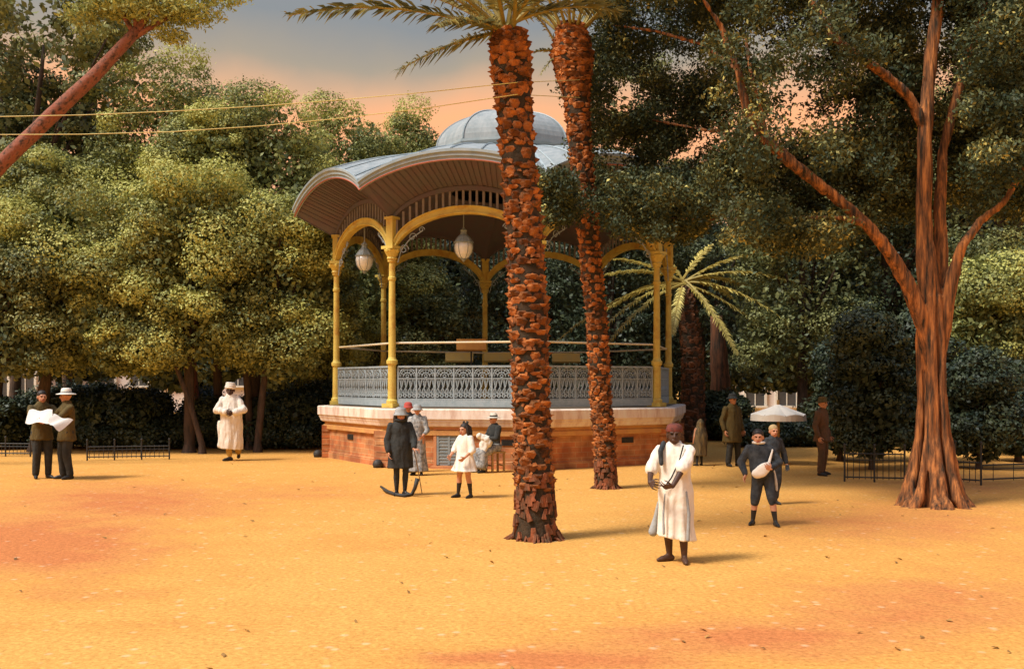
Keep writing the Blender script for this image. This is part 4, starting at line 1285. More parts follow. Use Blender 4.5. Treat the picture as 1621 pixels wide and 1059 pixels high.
# white parasol
pc = P(1232, 660, 24.0); pc.z = 0
o = empty('parasol', pc, 0, 'wide white parasol open beyond the trees right of the palms', 'parasol')
m = MB()
n = 8
zt, zr, rad = 1.43, 1.16, 0.65
vs = [(0, 0, zt)]
for k in range(n * 4):
    a = 2 * PI * k / (n * 4)
    vs.append((rad * math.cos(a) * (1 - .03 * abs(math.sin(4 * a))), rad * math.sin(a), zr + .04 * abs(math.sin(4 * a))))
for k in range(n * 4):
    a = 2 * PI * k / (n * 4)
    vs.append((rad * math.cos(a), rad * math.sin(a), zr - 0.12))
N4 = n * 4
fs = [(0, 1 + k, 1 + (k + 1) % N4) for k in range(N4)] + [(1 + k, 1 + N4 + k, 1 + N4 + (k + 1) % N4, 1 + (k + 1) % N4) for k in range(N4)]
m.add(vs, fs); m.build('canopy', M['canvas'], o)
m = MB(); m.tube([(0, 0, -0.02), (0, 0, zt + .1)], 0.035, 8); m.lathe((0, 0, 0), [(.3, 0), (.3, .06), (.05, .1)], 12); m.build('pole', M['wood'], o)
m = MB()
for k in range(n):
    a = 2 * PI * k / n
    m.tube([(0, 0, zt - .05), (rad * .98 * math.cos(a), rad * .98 * math.sin(a), zr)], 0.012, 5)
m.build('rib', M['wood'], o)

def low_fence(a, b, h, label, posts=(0, 1), post_h=None, gap=0.11, mid=False):
    a, b = Vector(a), Vector(b)
    d = b - a; L = d.length; t = d.normalized()
    o = empty('iron_railing', a, 0, label, 'railing', 'low iron railings round the planting')
    for zr_, rr_ in ((h, .016), (h * .78, .010), (.09, .016)):
        m = MB()
        m.tube([Vector((0, 0, zr_)), d + Vector((0, 0, zr_))], rr_, 6)
        m.build('rail', M['iron'], o)
    m = MB()
    for i in range(int(L / gap)):
        m.tube([t * (i + .5) * gap + Vector((0, 0, .05)), t * (i + .5) * gap + Vector((0, 0, h + .03))], 0.008, 4)
    m.build('pickets', M['iron'], o)
    for u in posts:
        m = MB(); q = d * u
        hh = post_h or h + .15
        m.tube([q + Vector((0, 0, -.03)), q + Vector((0, 0, hh))], 0.02, 8)
        m.lathe(q + Vector((0, 0, hh)), [(.02, 0), (.03, .02), (.02, .045), (.004, .05)], 8)
        m.build('post', M['iron'], o)
low_fence(G(1337, 762), G(1432, 764), 0.55, 'low iron railing left of the red barked trunk in front of the dark shrub', (0, .5, 1))
low_fence(G(1512, 765), G(1553, 768), 0.42, 'short iron railing just right of the red barked trunk', (0, 1), 0.78)
low_fence(G(1556, 766), G(1700, 760), 0.36, 'long plain iron railing leaving the picture at the right edge', (.5, 1), None, 0.5)
low_fence(G(138, 729), G(268, 727), 0.34, 'low iron railing between the newspaper readers and the white robed man', (0, .33, .66, 1))
low_fence(G(-30, 722), G(48, 723), 0.34, 'low iron railing at the left edge behind the readers', (0, .5, 1))

def wire(rows, label):
    """strung from beyond the left edge to the big palm, then on to the second palm"""
    m = MB()
    pts = [P(x, y, Y) for x, y, Y in rows]
    fine = []
    for i in range(len(pts) - 1):
        for j in range(8): fine.append(pts[i].lerp(pts[i + 1], j / 8))
    fine.append(pts[-1])
    m.tube(fine, 0.0052, 5)
    tag(m.build('overhead_wire', M['wire']), label, 'wire', 'overhead wires crossing the square')
wire([(-140, 187, 11.9), (0, 185, 12.0), (130, 182.5, 12.05), (270, 176.5, 12.1), (410, 168.5, 12.15), (540, 158.5, 12.2), (680, 146, 12.25), (818, 131, 12.31), (918, 127, 18.32)], 'upper of two thin yellow wires crossing above the square')
wire([(-140, 214, 11.9), (0, 213.5, 12.0), (130, 213, 12.05), (270, 209, 12.1), (410, 200, 12.15), (540, 187.5, 12.2), (680, 171, 12.25), (818, 150, 12.31), (918, 155, 18.32)], 'lower of two thin yellow wires crossing above the square')

# fallen leaves and twigs strewn on the sand
rl = np.random.default_rng(31)
n_ = 130
yy = rl.uniform(6.6, 26, n_) ; xx = rl.uniform(-1, 1, n_) * yy * 0.56
k_ = (np.hypot(xx + .14, yy - 27.1) > 5.3)
pl = np.stack([xx, yy, np.full(n_, .012)], 1)[k_]
lv = leaf_mesh('fallen_leaves', pl, rl.normal(size=pl.shape) * .25 + np.array([0, 0, 1.0]), .075, .45, mat('dry_leaf', (0.16, 0.08, 0.025), (0.42, 0.22, 0.06), 3, 0.9), None, None, rl)
tag(lv, 'dry fallen leaves strewn thinly over the orange sand', 'leaf litter', None, 'stuff')
# ------------------------------------------------------------------ people
def ik(S, T_, l1, l2, pole):
    S, T_ = Vector(S), Vector(T_)
    d = T_ - S; D = min(d.length, (l1 + l2) * 0.999)
    u = d.normalized()
    a = (l1 * l1 - l2 * l2 + D * D) / (2 * D)
    h = math.sqrt(max(0, l1 * l1 - a * a))
    p = Vector(pole); p = p - u * p.dot(u)
    p = p.normalized() if p.length > 1e-6 else Vector((0, 0, 1))
    return S + u * a + p * h, S + u * D

def hand(m, wrist, d, n, H, curl=0.5, sgn=1, fr=1.0):
    """palm, four bent fingers and a thumb; d: along the hand, n: the way the palm faces"""
    wrist, d = Vector(wrist), Vector(d).normalized()
    n = Vector(n); n = (n - d * n.dot(d)).normalized()
    s = d.cross(n) * sgn
    L = 0.102 * H
    r = max(0.0052 * H, 0.0078) * fr
    kn = []
    for i, (o_, l_) in enumerate(((-.42, .50), (-.14, .54), (.14, .52), (.42, .47))):
        k_ = wrist + d * L * l_ + s * L * o_ * .62
        cap(m, wrist + s * L * o_ * .30 + d * L * .06, r * 1.45, k_, r * 1.25, 8)
        kn.append(k_)
    for k_, ln, sp in zip(kn, (.40, .46, .43, .34), (-.12, -.03, .05, .14)):
        dd = (d + s * sp).normalized(); p = k_; c = curl
        for j, seg in enumerate((.44, .32, .26)):
            dd = (dd * math.cos(c) + n * math.sin(c)).normalized()
            q = p + dd * ln * L * seg
            cap(m, p, r * (1.05 - .1 * j), q, r * (.95 - .1 * j), 8)
            p = q; c = curl * 1.1
    tb = wrist + d * L * .14 - s * L * .24 + n * L * .04
    t1 = tb + (d * .62 - s * .62 + n * .35).normalized() * L * .26
    t2 = t1 + (d * .85 - s * .15 + n * .45).normalized() * L * .22
    cap(m, tb, r * 1.35, t1, r * 1.1, 8); cap(m, t1, r * 1.1, t2, r * .85, 8)

class Fig:
    def __init__(s, base, H, yaw, label, group=None, headk=1.0, wide=1.0, lean=(0, 0)):
        s.H, s.hk, s.w = H, headk, wide
        s.root = empty('person', base, yaw, label, 'person', group)
        s.hip, s.sh = 0.525 * H, 0.815 * H
        s.lean = Vector((lean[0], lean[1], 0)) * H
        s.head_c = Vector((0, -0.012 * H, H * (1 - 0.072 * headk))) + s.lean * 1.15
        s.head_yaw = 0.0
        s.mats = ['skin', 'skin', 'shoe', 'eye', 'lip']        # skin, legs, feet, eyes, lips
        s.leg_top = 0.0; s.shoe_top = 0.055
        s.feet = ((-.055, 0.0), (.055, 0.0)); s.foot_yaw = (-.25, .25); s.foot_z = (0, 0)
        s.wrist = {-1: None, 1: None}
        s.pole = {-1: (-.6, .6, -.3), 1: (.6, .6, -.3)}
        s.curl = {-1: .45, 1: .45}; s.palm = {-1: (0.6, -.3, 0), 1: (-.6, -.3, 0)}; s.hdir = {-1: None, 1: None}
        s.knee_pole = ((-.15, -1, 0), (.15, -1, 0))
        s.seat = None
        s.vox = 0.0075
        s.hide_hands = False
    def joints(s):
        H = s.H
        s.S, s.E, s.W = {}, {}, {}
        for g in (-1, 1):
            S = Vector((g * .100 * H * s.w, 0.005 * H, s.sh - .012 * H)) + s.lean
            w = s.wrist[g]
            w = Vector((g * .165 * H, -.03 * H, .50 * H)) if w is None else Vector(w) * H
            s.S[g] = S
            s.E[g], s.W[g] = ik(S, w, .172 * H, .150 * H, s.pole[g])
        s.Hp, s.Kn, s.An = [], [], []
        hz = s.hip if s.seat is None else s.seat
        for i, g in enumerate((-1, 1)):
            hp = Vector((g * .05 * H, 0, hz))
            fx, fy = s.feet[i]
            an = Vector((fx * H, fy * H, .042 * H + s.foot_z[i] * H))
            k, a = ik(hp, an, .245 * H, .243 * H, s.knee_pole[i])
            s.Hp.append(hp); s.Kn.append(k); s.An.append(a)
    def body(s):
        s.joints()
        H, hk = s.H, s.hk
        m = MB()
        L = s.lean
        hz = s.hip if s.seat is None else s.seat
        ell(m, (0, 0, hz + .02 * H), (.088 * H * s.w, .066 * H, .075 * H))
        ell(m, Vector((0, .0, (hz + s.sh) / 2)) + L * .5, (.078 * H * s.w, .058 * H, .14 * H))
        ell(m, Vector((0, -.004 * H, s.sh - .075 * H)) + L * .9, (.098 * H * s.w, .066 * H, .10 * H))
        cap(m, s.S[-1] + Vector((.02 * H, 0, -.004 * H)), .036 * H, s.S[1] + Vector((-.02 * H, 0, -.004 * H)), .036 * H)
        cap(m, Vector((0, .008 * H, s.sh)) + L, .036 * H, s.head_c + Vector((0, .008 * H, -.045 * H * hk)), .030 * H)
        # head
        hr = Matrix.Rotation(s.head_yaw, 3, 'Z')
        def hp_(x, y, z): return s.head_c + hr @ (Vector((x, y, z)) * H * hk)
        ell(m, hp_(0, .006, .012), (.046 * H * hk, .055 * H * hk, .058 * H * hk), hr)
        ell(m, hp_(0, -.010, -.022), (.038 * H * hk, .042 * H * hk, .048 * H * hk), hr)
        cap(m, hp_(0, -.030, -.052), .015 * H * hk, hp_(0, -.014, -.050), .022 * H * hk)
        cap(m, hp_(0, -.050, .006), .0055 * H * hk, hp_(0, -.060, -.016), .0085 * H * hk, 8)
        for g in (-1, 1):
            cap(m, hp_(g * .0075, -.055, -.018), .0055 * H * hk, hp_(g * .003, -.056, -.016), .006 * H * hk, 8)
            ell(m, hp_(g * .047, .008, -.006), (.007 * H * hk, .012 * H * hk, .018 * H * hk), hr, 10)
            cap(m, hp_(g * .010, -.051, .014), .006 * H * hk, hp_(g * .028, -.045, .014), .006 * H * hk, 8)
        cap(m, hp_(-.012, -.050, -.036), .0055 * H * hk, hp_(.012, -.050, -.036), .0055 * H * hk, 8)
        # arms
        for g in (-1, 1):
            cap(m, s.S[g], .034 * H, s.E[g], .024 * H)
            cap(m, s.E[g], .0245 * H, s.W[g], .0165 * H)
            if not s.hide_hands:
                d = s.hdir[g] or (s.W[g] - s.E[g])
                hand(m, s.W[g], d, s.palm[g], H, s.curl[g], g)
        # legs
        for i, g in enumerate((-1, 1)):
            cap(m, s.Hp[i], .056 * H, s.Kn[i], .036 * H)
            mid = s.Kn[i].lerp(s.An[i], .32) + Vector((0, .008 * H, 0))
            cap(m, s.Kn[i], .035 * H, mid, .036 * H); cap(m, mid, .036 * H, s.An[i], .021 * H)
            fy = s.foot_yaw[i]
            fd = Vector((math.sin(fy), -math.cos(fy), 0))
            an = s.An[i]; z0 = s.foot_z[i] * H
            heel = Vector((an.x, an.y, z0 + .022 * H)) - fd * .020 * H
            toe = Vector((an.x, an.y, z0 + .014 * H)) + fd * .098 * H
            ball = Vector((an.x, an.y, z0 + .020 * H)) + fd * .062 * H
            cap(m, an, .021 * H, heel, .022 * H); cap(m, heel, .022 * H, ball, .0225 * H); cap(m, ball, .0225 * H, toe, .013 * H)
            cap(m, an, .021 * H, ball, .017 * H)
        o = remeshed(m, 'body', [M[x] for x in s.mats], s.vox, 2, s.root)
        me = o.data
        n = len(me.polygons)
        c = np.empty(n * 3); me.polygons.foreach_get('center', c); c = c.reshape(-1, 3)
        idx = np.zeros(n, np.int32)
        idx[c[:, 2] < s.leg_top * H] = 1
        for i in range(2):
            a = s.An[i]
            near = np.linalg.norm(c[:, :2] - np.array(a)[:2], axis=1) < .13 * H
            idx[near & (c[:, 2] < (s.shoe_top + s.foot_z[i]) * H)] = 2
        for g in (-1, 1):
            e = np.array(hp_(g * .019, -.049, .004)); idx[np.linalg.norm((c - e) / np.array([1.5, 1, 1]), axis=1) < .0085 * H * hk] = 3
            e = np.array(hp_(g * .006, -.055, -.036)); idx[np.linalg.norm((c - e) / np.array([1.5, 1, .7]), axis=1) < .0085 * H * hk] = 4
        me.polygons.foreach_set('material_index', idx)
        s.hp_ = hp_; s.hr = hr
        return o
    def cloth(s, name, mt, fn, vox=0.012, sm=4):
        m = MB(); fn(m)
        o_ = remeshed(m, name, M[mt], vox, sm, s.root)
        if name in ('tunic', 'robe', 'dress', 'coat', 'jacket', 'shawl', 'smock', 'jersey', 'skirt', 'trousers', 'knickerbockers'):
            wrinkle(o_, {'tunic': .020, 'robe': .022, 'coat': .014, 'dress': .016}.get(name, .011) , (10, 10, 3.2))
        return o_
    def robe(s, name, mt, z0, hem, sleeve=1.0, top=None, fold=.05, waist=1.0, tilt=0.0, sr=1.0, cx=0.0, cy=0.0):
        """coat or tunic from shoulder to hem with sleeves; hem: (rx, ry) in H"""
        H = s.H; w = s.w
        def fn(m):
            L = s.lean
            zs = s.sh
            zc = z0 * H
            rings = []
            rings.append((zc, hem[0] * H, hem[1] * H, cx * H, cy * H, fold, tilt * H))
            for u in (.2, .4, .6, .8):
                z = zc + (.60 * H - zc) * u
                k = u ** .8
                rings.append((z, (hem[0] * (1 - k) + .098 * w * waist * k) * H, (hem[1] * (1 - k) + .078 * waist * k) * H, cx * H * (1 - u) + L.x * .4 * u, cy * H * (1 - u) + L.y * .4 * u, fold * (1 - .6 * u), tilt * H * (1 - u)))
            rings += [(.62 * H, .096 * w * H * waist, .076 * H * waist, L.x * .5, L.y * .5, .015, 0), (.70 * H, .106 * w * H, .080 * H, L.x * .7, L.y * .7, .01, 0),
                      (.77 * H, .110 * w * H, .074 * H, L.x * .9, L.y * .9, .008, 0), (zs + .016 * H, .088 * w * H, .058 * H, L.x, L.y, 0, 0), (zs + .040 * H, .058 * w * H, .048 * H, L.x, L.y, 0, 0), (zs + .062 * H, .043 * H, .043 * H, L.x, L.y, 0, 0)]
            loft(m, rings)
            for g in (-1, 1):
                if sleeve <= 0: continue
                if sleeve <= 1:
                    e = s.S[g].lerp(s.E[g], sleeve)
                    cap(m, s.S[g], .042 * H, e, .050 * H * sr)
                else:
                    cap(m, s.S[g], .041 * H, s.E[g], .038 * H * sr)
                    e = s.E[g].lerp(s.W[g], sleeve - 1)
                    cap(m, s.E[g], .037 * H * sr, e, .030 * H * sr)
        return s.cloth(name, mt, fn)
    def trousers(s, mt, to=1.0, loose=1.0, name='trousers'):
        """to: 1 = ankle, .55 = below the knee"""
        H = s.H
        def fn(m):
            hz = s.hip if s.seat is None else s.seat
            ell(m, (0, 0, hz + .02 * H), (.098 * H * s.w, .076 * H, .085 * H))
            for i in range(2):
                cap(m, s.Hp[i], .066 * H, s.Kn[i], .046 * H * loose)
                if to > .5:
                    e = s.Kn[i].lerp(s.An[i], (to - .5) * 2 * .93)
                    cap(m, s.Kn[i], .046 * H * loose, e, .038 * H * loose)
        return s.cloth(name, mt, fn, 0.010, 3)
    def hair(s, mt='hair', length=0.0):
        H, hk = s.H, s.hk
        def fn(m):
            ell(m, s.hp_(0, .010, .028), (.051 * H * hk, .056 * H * hk, .050 * H * hk), s.hr)
            if length:
                for g in (-1, 0, 1):
                    chain(m, [s.hp_(g * .03, .045, .02), s.hp_(g * .042, .048, -.03), s.hp_(g * .048, .05, -.05 - length)], [.028 * H * hk, .028 * H * hk, .020 * H * hk])
                for g in (-1, 1):
                    chain(m, [s.hp_(g * .042, .0, .03), s.hp_(g * .053, .0, -.02), s.hp_(g * .056, .01, -.05 - length * .7)], [.016 * H * hk, .015 * H * hk, .012 * H * hk])
        return s.cloth('hair', mt, fn, 0.008, 2)
    def hat(s, mt, kind='brim', band=None, name='hat', brim=.105):
        H, hk = s.H, s.hk
        m = MB()
        c = s.hp_(0, .004, .030)
        k = H * hk
        if kind == 'brim':
            m.lathe(c, [(.054 * k, -.004 * k), (brim * k * .93, -.012 * k), (brim * k, -.010 * k), (brim * k * .93, -.004 * k), (.058 * k, .006 * k), (.054 * k, .040 * k), (.046 * k, .058 * k), (.02 * k, .062 * k), (.001, .060 * k)], 24)
        elif kind == 'fez':
            m.lathe(c, [(.052 * k, -.01 * k), (.055 * k, -.008 * k), (.047 * k, .050 * k), (.043 * k, .055 * k), (.001, .056 * k)], 20)
            m.tube([c + Vector((0, 0, .056 * k)), c + Vector((.02 * k, .03 * k, .06 * k)), c + Vector((.03 * k, .055 * k, .02 * k))], .004 * k, 6)
        elif kind == 'turban':
            for j in range(4):
                tl = (-.25, .3, -.1, .2)[j]
                pts = [c + Vector(((.052 - .004 * j) * k * math.cos(a), (.056 - .004 * j) * k * math.sin(a), (.002 + .016 * j) * k + tl * .02 * k * math.cos(a + j))) for a in [2 * PI * q / 20 for q in range(21)]]
                m.tube(pts, .016 * k, 8)
            ell(m, c + Vector((0, 0, .03 * k)), (.046 * k, .05 * k, .034 * k))
        elif kind == 'skull':
            m.lathe(c, [(.054 * k, -.012 * k), (.056 * k, -.008 * k), (.055 * k, .012 * k), (.046 * k, .034 * k), (.024 * k, .044 * k), (.001, .046 * k)], 24)
        elif kind == 'cloche':
            m.lathe(c, [(.060 * k, -.028 * k), (.078 * k, -.030 * k), (.080 * k, -.022 * k), (.061 * k, -.012 * k), (.060 * k, .020 * k), (.050 * k, .045 * k), (.025 * k, .056 * k), (.001, .058 * k)], 24)
        ht = m.build(name, M[mt], s.root, True)
        if band:
            m = MB(); m.lathe(c, [(.0595 * k, .004 * k), (.0605 * k, .008 * k), (.0575 * k, .024 * k), (.0565 * k, .026 * k)], 24)
            m.build('hat_band', M[band], ht, True)
        return ht

M['cap'] = mat('dark_red_felt', (0.20, 0.045, 0.03), (0.07, 0.03, 0.022), 14, 0.85)
SCL = lambda py: F / (HC * F / (py - HY))                     # pixels per metre at a ground row
def shp(px, py): return G(px, py)

# 1, 2: two men reading a newspaper at the left
f = Fig(G(66, 757), 1.78, R(40), 'man in brown jacket reading at the left of a pair, bareheaded, dark trousers', None, 1.0, 1.1)
f.wrist = {-1: (-.10, -.26, .66), 1: (.14, -.25, .64)}; f.palm = {-1: (.5, 0, .6), 1: (-.5, 0, .6)}; f.curl = {-1: .7, 1: .7}
f.feet = ((-.06, .01), (.065, -.02)); f.mats[1] = 'black'; f.leg_top = .3
f.body(); f.hair(); f.trousers('black'); f.robe('jacket', 'brown', .44, (.125, .10), 1.9)
f = Fig(G(106, 758), 1.80, R(-50), 'man in white brimmed hat and brown jacket reading at the right of a pair', None, 1.0, 1.1)
f.wrist = {-1: (-.16, -.22, .68), 1: (.10, -.26, .66)}; f.palm = {-1: (.5, 0, .6), 1: (-.5, 0, .6)}; f.curl = {-1: .7, 1: .7}
f.feet = ((-.055, -.02), (.06, .02)); f.mats[1] = 'black'; f.leg_top = .3; f.head_yaw = -.3
f.body(); f.hair(); f.hat('white', 'brim', 'greycloth', brim=.11); f.trousers('black'); f.robe('jacket', 'brown', .43, (.125, .10), 1.9)
# newspaper held between them, two open leaves sagging at the fold
pY = 20.1
def sheet(cor, sag, n=10, th=0.004):
    rows = []
    a, b, c_, d = [P(*q) for q in cor]
    for i in range(n + 1):
        u = i / n
        row = []
        for j in range(7):
            v = j / 6
            q = (a.lerp(b, u)).lerp(d.lerp(c_, u), v)
            q += Vector((0, -sag * math.sin(PI * u) * (0.5 + .5 * v), 0.02 * math.sin(u * 9 + v * 3)))
            row.append(q)
        rows.append(row)
    m_ = MB(); m_.grid(rows)
    back = [[q + Vector((0, th, 0)) for q in row] for row in rows]
    m_.grid([list(reversed(r_)) for r_ in back])
    return m_
ctr = P(80, 662, pY)
np_ = empty('newspaper', ctr, 0, 'large white newspaper held open between the two men at the left', 'newspaper')
m = sheet(((46, 649, pY), (83, 649, pY - .15), (83, 669, pY - .3), (40, 670, pY - .05)), .08)
m.v = [(v[0] - ctr.x, v[1] - ctr.y, v[2] - ctr.z) for v in m.v]; m.build('page', M['paper'], np_, True)
m = sheet(((82, 655, pY - .16), (116, 665, pY - .05), (94, 682, pY - .3), (76, 667, pY - .32)), .05)
m.v = [(v[0] - ctr.x, v[1] - ctr.y, v[2] - ctr.z) for v in m.v]; m.build('page', M['paper'], np_, True)

# 3: walking man in a white robe and turban
f = Fig(G(365, 729), 1.90, R(4), 'dark skinned man striding in a long white robe and white turban at the left', None, 1.08, .95)
f.mats = ['skin_dark', 'ochrecloth', 'shoe', 'eye', 'skin_dark']; f.leg_top = .3
f.wrist = {-1: (-.03, -.15, .64), 1: (.06, -.15, .63)}; f.palm = {-1: (0, .9, .2), 1: (0, .9, .2)}; f.curl = {-1: .6, 1: .6}
f.pole = {-1: (-1, .3, -.2), 1: (1, .3, -.2)}
f.feet = ((.0, -.03), (.085, .10)); f.foot_yaw = (-.9, .15); f.foot_z = (0, .025)
f.body(); f.trousers('ochrecloth', .93, 1.0)
def rb(m):
    H = f.H
    loft(m, [(.155 * H, .145 * H, .12 * H, .005 * H, .01 * H, .06, -.012 * H), (.25 * H, .150 * H, .12 * H, .005 * H, 0, .055, 0), (.40 * H, .138 * H, .115 * H, .01 * H, 0, .045, 0), (.52 * H, .142 * H, .115 * H, .012 * H, -.01 * H, .035, 0),
             (.62 * H, .138 * H, .11 * H, .01 * H, -.01 * H, .02, 0), (.72 * H, .128 * H, .095 * H, .005 * H, 0, .012, 0), (.79 * H, .115 * H, .078 * H, 0, 0, .006, 0), (.830 * H, .085 * H, .060 * H, 0, 0, 0, 0), (.872 * H, .05 * H, .048 * H, 0, 0, 0, 0)])
    for g in (-1, 1):
        cap(m, f.S[g], .043 * H, f.E[g], .050 * H); cap(m, f.E[g], .050 * H, f.E[g].lerp(f.W[g], .86), .040 * H)
    cap(m, (-.14 * H, .03 * H, .50 * H), .03 * H, (-.145 * H, .03 * H, .20 * H), .032 * H)
f.cloth('robe', 'white', rb)
f.hat('white', 'turban', name='turban')

# 4: child in a dark coat with a stick
f = Fig(G(634, 784), 1.50, R(18), 'child in a long black coat and grey hat holding a thin stick before the bandstand', None, 1.12, 1.1)
f.wrist = {-1: (-.15, -.06, .50), 1: (.12, -.16, .545)}; f.hdir[1] = (.8, -.5, -.15); f.palm[1] = (-.2, .3, -.9); f.curl[1] = .75
f.mats[1] = 'black'; f.leg_top = .33; f.feet = ((-.04, .02), (.045, -.02)); f.shoe_top = .06; f.foot_yaw = (-.5, .5)
f.body(); f.hair('hair', .05); f.robe('coat', 'black', .315, (.155, .115), 1.85, fold=.03, waist=1.22, sr=1.12); f.hat('greycloth', 'cloche')
def cl(m):
    H = f.H
    m.tube([Vector((.058 * H * math.cos(a), .056 * H * math.sin(a), f.sh + .05 * H)) for a in [2 * PI * q / 16 for q in range(17)]], .02 * H, 8)
f.cloth('collar', 'black', cl, .008, 2)
stick_top, stick_bot = P(653, 700, G(0, 780).y - .25), G(668, 781)
m = MB(); m.tube([stick_top - stick_bot, (stick_top - stick_bot) * .5 + Vector((.01, 0, 0)), Vector((0, 0, 0))], [.011, .010, .008], 8)
tag(m.build('walking_stick', M['cane'], None, True, stick_bot), 'thin pale stick leaning from the black coated child hand to the sand', 'stick')
# dark curved runner on the ground
rb0 = G(634, 787)
m = MB()
rp = [G(603, 776), G(612, 781), G(626, 785), G(640, 787), G(652, 785)]
rp = [q - rb0 + Vector((0, 0, .03)) for q in rp]
rp[0].z = .07; rp[1].z = .045
rp += [P(657, 772, rb0.y + .02) - rb0, P(661, 757, rb0.y + .04) - rb0]
m.tube(rp, [.022, .035, .035, .035, .04, .04, .05], 8, flat=.8)
tag(m.build('curved_runner', M['iron'], None, True, rb0), 'dark curved runner with a raised end on the sand at the black coated child feet', 'runner')

# 5: woman in grey print dress behind
f = Fig(G(661, 752), 1.47, R(-8), 'woman in mottled grey dress and grey hat standing behind the black coated child', None, 1.0, 1.0)
f.wrist = {-1: (-.13, -.08, .52), 1: (.10, -.14, .56)}
f.body(); f.hair(); f.robe('dress', 'greyprint', .06, (.15, .13), 1.6, fold=.05, waist=.95); f.hat('greycloth', 'cloche')
# red hatted child half hidden between them
f = Fig(G(646, 747), 1.50, R(12), 'person in red hat half hidden between the black coated child and the grey woman', None, 1.0, .95)
f.body(); f.hair(); f.robe('dress', 'navy', .08, (.13, .12), 1.7, fold=.05); f.hat('red', 'cloche')

# 6: girl in white dress
f = Fig(G(736, 788), 1.26, R(-42), 'little girl in short white dress with long dark hair and a bow', None, 1.22, 1.0)
f.mats = ['skin', 'skin', 'shoe', 'eye', 'lip']; f.shoe_top = .20
f.feet = ((-.11, -.02), (.06, .05)); f.foot_yaw = (-.3, .1); f.wrist = {-1: (-.12, -.16, .56), 1: (.12, -.13, .55)}; f.curl = {-1: .5, 1: .5}
f.body(); f.hair('hair', .085)
f.robe('dress', 'white', .36, (.19, .16), 1.25, fold=.11, waist=1.15, sr=1.15)
def bow(m):
    H = f.H
    for g in (-1, 1):
        ell(m, f.hp_(g * .028 + .0, .02, .082), (.026 * H, .012 * H, .018 * H), Matrix.Rotation(g * .5, 3, 'Y'), 10)
f.cloth('hair_bow', 'black', bow, .007, 2)

# 7: seated woman with white bundle on a stool
bb = G(783, 747)
f = Fig(bb, 1.50, R(-62), 'woman in white hat and dark jacket seated before the bandstand with a white bundle', None, 1.0, 1.05)
f.seat = .47 / 1.0 * 1.0 * 1.0
f.seat = .54
hz = .54
f.sh = hz + .29 * f.H; f.head_c = Vector((0, -.02 * f.H, f.sh + .115 * f.H))
f.feet = ((-.07, -.24), (.07, -.22)); f.wrist = {-1: (-.04, -.19, .50), 1: (.08, -.18, .50)}; f.palm = {-1: (0, .4, .9), 1: (0, .4, .9)}
f.knee_pole = ((-.1, -1, .6), (.1, -1, .6))
f.body(); f.hair(); f.hat('straw', 'brim', 'black', brim=.10)
def jk(m):
    H = f.H
    zs = f.sh
    loft(m, [(hz + .0 * H, .105 * H, .085 * H, 0, 0, .02, 0), (hz + .10 * H, .095 * H, .075 * H, 0, 0, .01, 0), (hz + .20 * H, .112 * H, .08 * H, 0, 0, 0, 0), (zs + .01 * H, .112 * H, .062 * H, 0, 0, 0, 0), (zs + .045 * H, .06 * H, .05 * H, 0, 0, 0, 0), (zs + .06 * H, .043 * H, .043 * H, 0, 0, 0, 0)])
    for g in (-1, 1):
        cap(m, f.S[g], .05 * H, f.E[g], .038 * H); cap(m, f.E[g], .038 * H, f.E[g].lerp(f.W[g], .85), .03 * H)
f.cloth('jacket', 'black', jk)
def sk(m):
    H = f.H
    ell(m, (0, 0, hz - .0 * H), (.115 * H, .10 * H, .075 * H))
    for i in range(2):
        cap(m, f.Hp[i], .08 * H, f.Kn[i], .062 * H); cap(m, f.Kn[i], .066 * H, f.Kn[i].lerp(f.An[i], .72), .072 * H)
    cap(m, f.Kn[0], .06 * H, f.Kn[1], .06 * H)
    a, b = f.Kn[0].lerp(f.An[0], .7), f.Kn[1].lerp(f.An[1], .7)
    cap(m, a, .07 * H, b, .07 * H)
f.cloth('skirt', 'greyprint', sk)
sb = empty('stool', bb + Vector((0, 0, 0)), R(-62), 'small wooden stool under the seated woman', 'stool')
m = MB(); m.box((0, .01, .435), (.36, .34, .035)); m.build('seat', M['wood'], sb)
for sx in (-1, 1):
    for sy in (-1, 1):
        m = MB(); m.box((sx * .15, .01 + sy * .14, .21), (.04, .04, .42)); m.build('leg', M['wood'], sb)
m = MB()
for sy in (-1, 1): m.box((0, .01 + sy * .14, .15), (.26, .03, .03))
m.build('stretcher', M['wood'], sb)
m = MB()
bc = P(768, 694, bb.y - .22)
ell(m, (0, 0, 0), (.17, .11, .085), Matrix.Rotation(.35, 3, 'Y')); ell(m, (-.12, -.02, .055), (.065, .065, .06)); ell(m, (.06, .0, -.09), (.11, .09, .12)); ell(m, (-.03, -.02, -.15), (.10, .08, .16)); cap(m, (-.05, -.05, -.1), .05, (-.02, -.06, -.32), .03)
bn = remeshed(m, 'cloth_bundle', M['cream'], .016, 3); wrinkle(bn, .03, (9, 9, 6)); bn.location = bc
tag(bn, 'bundle of white cloth on the lap of the seated woman', 'bundle')

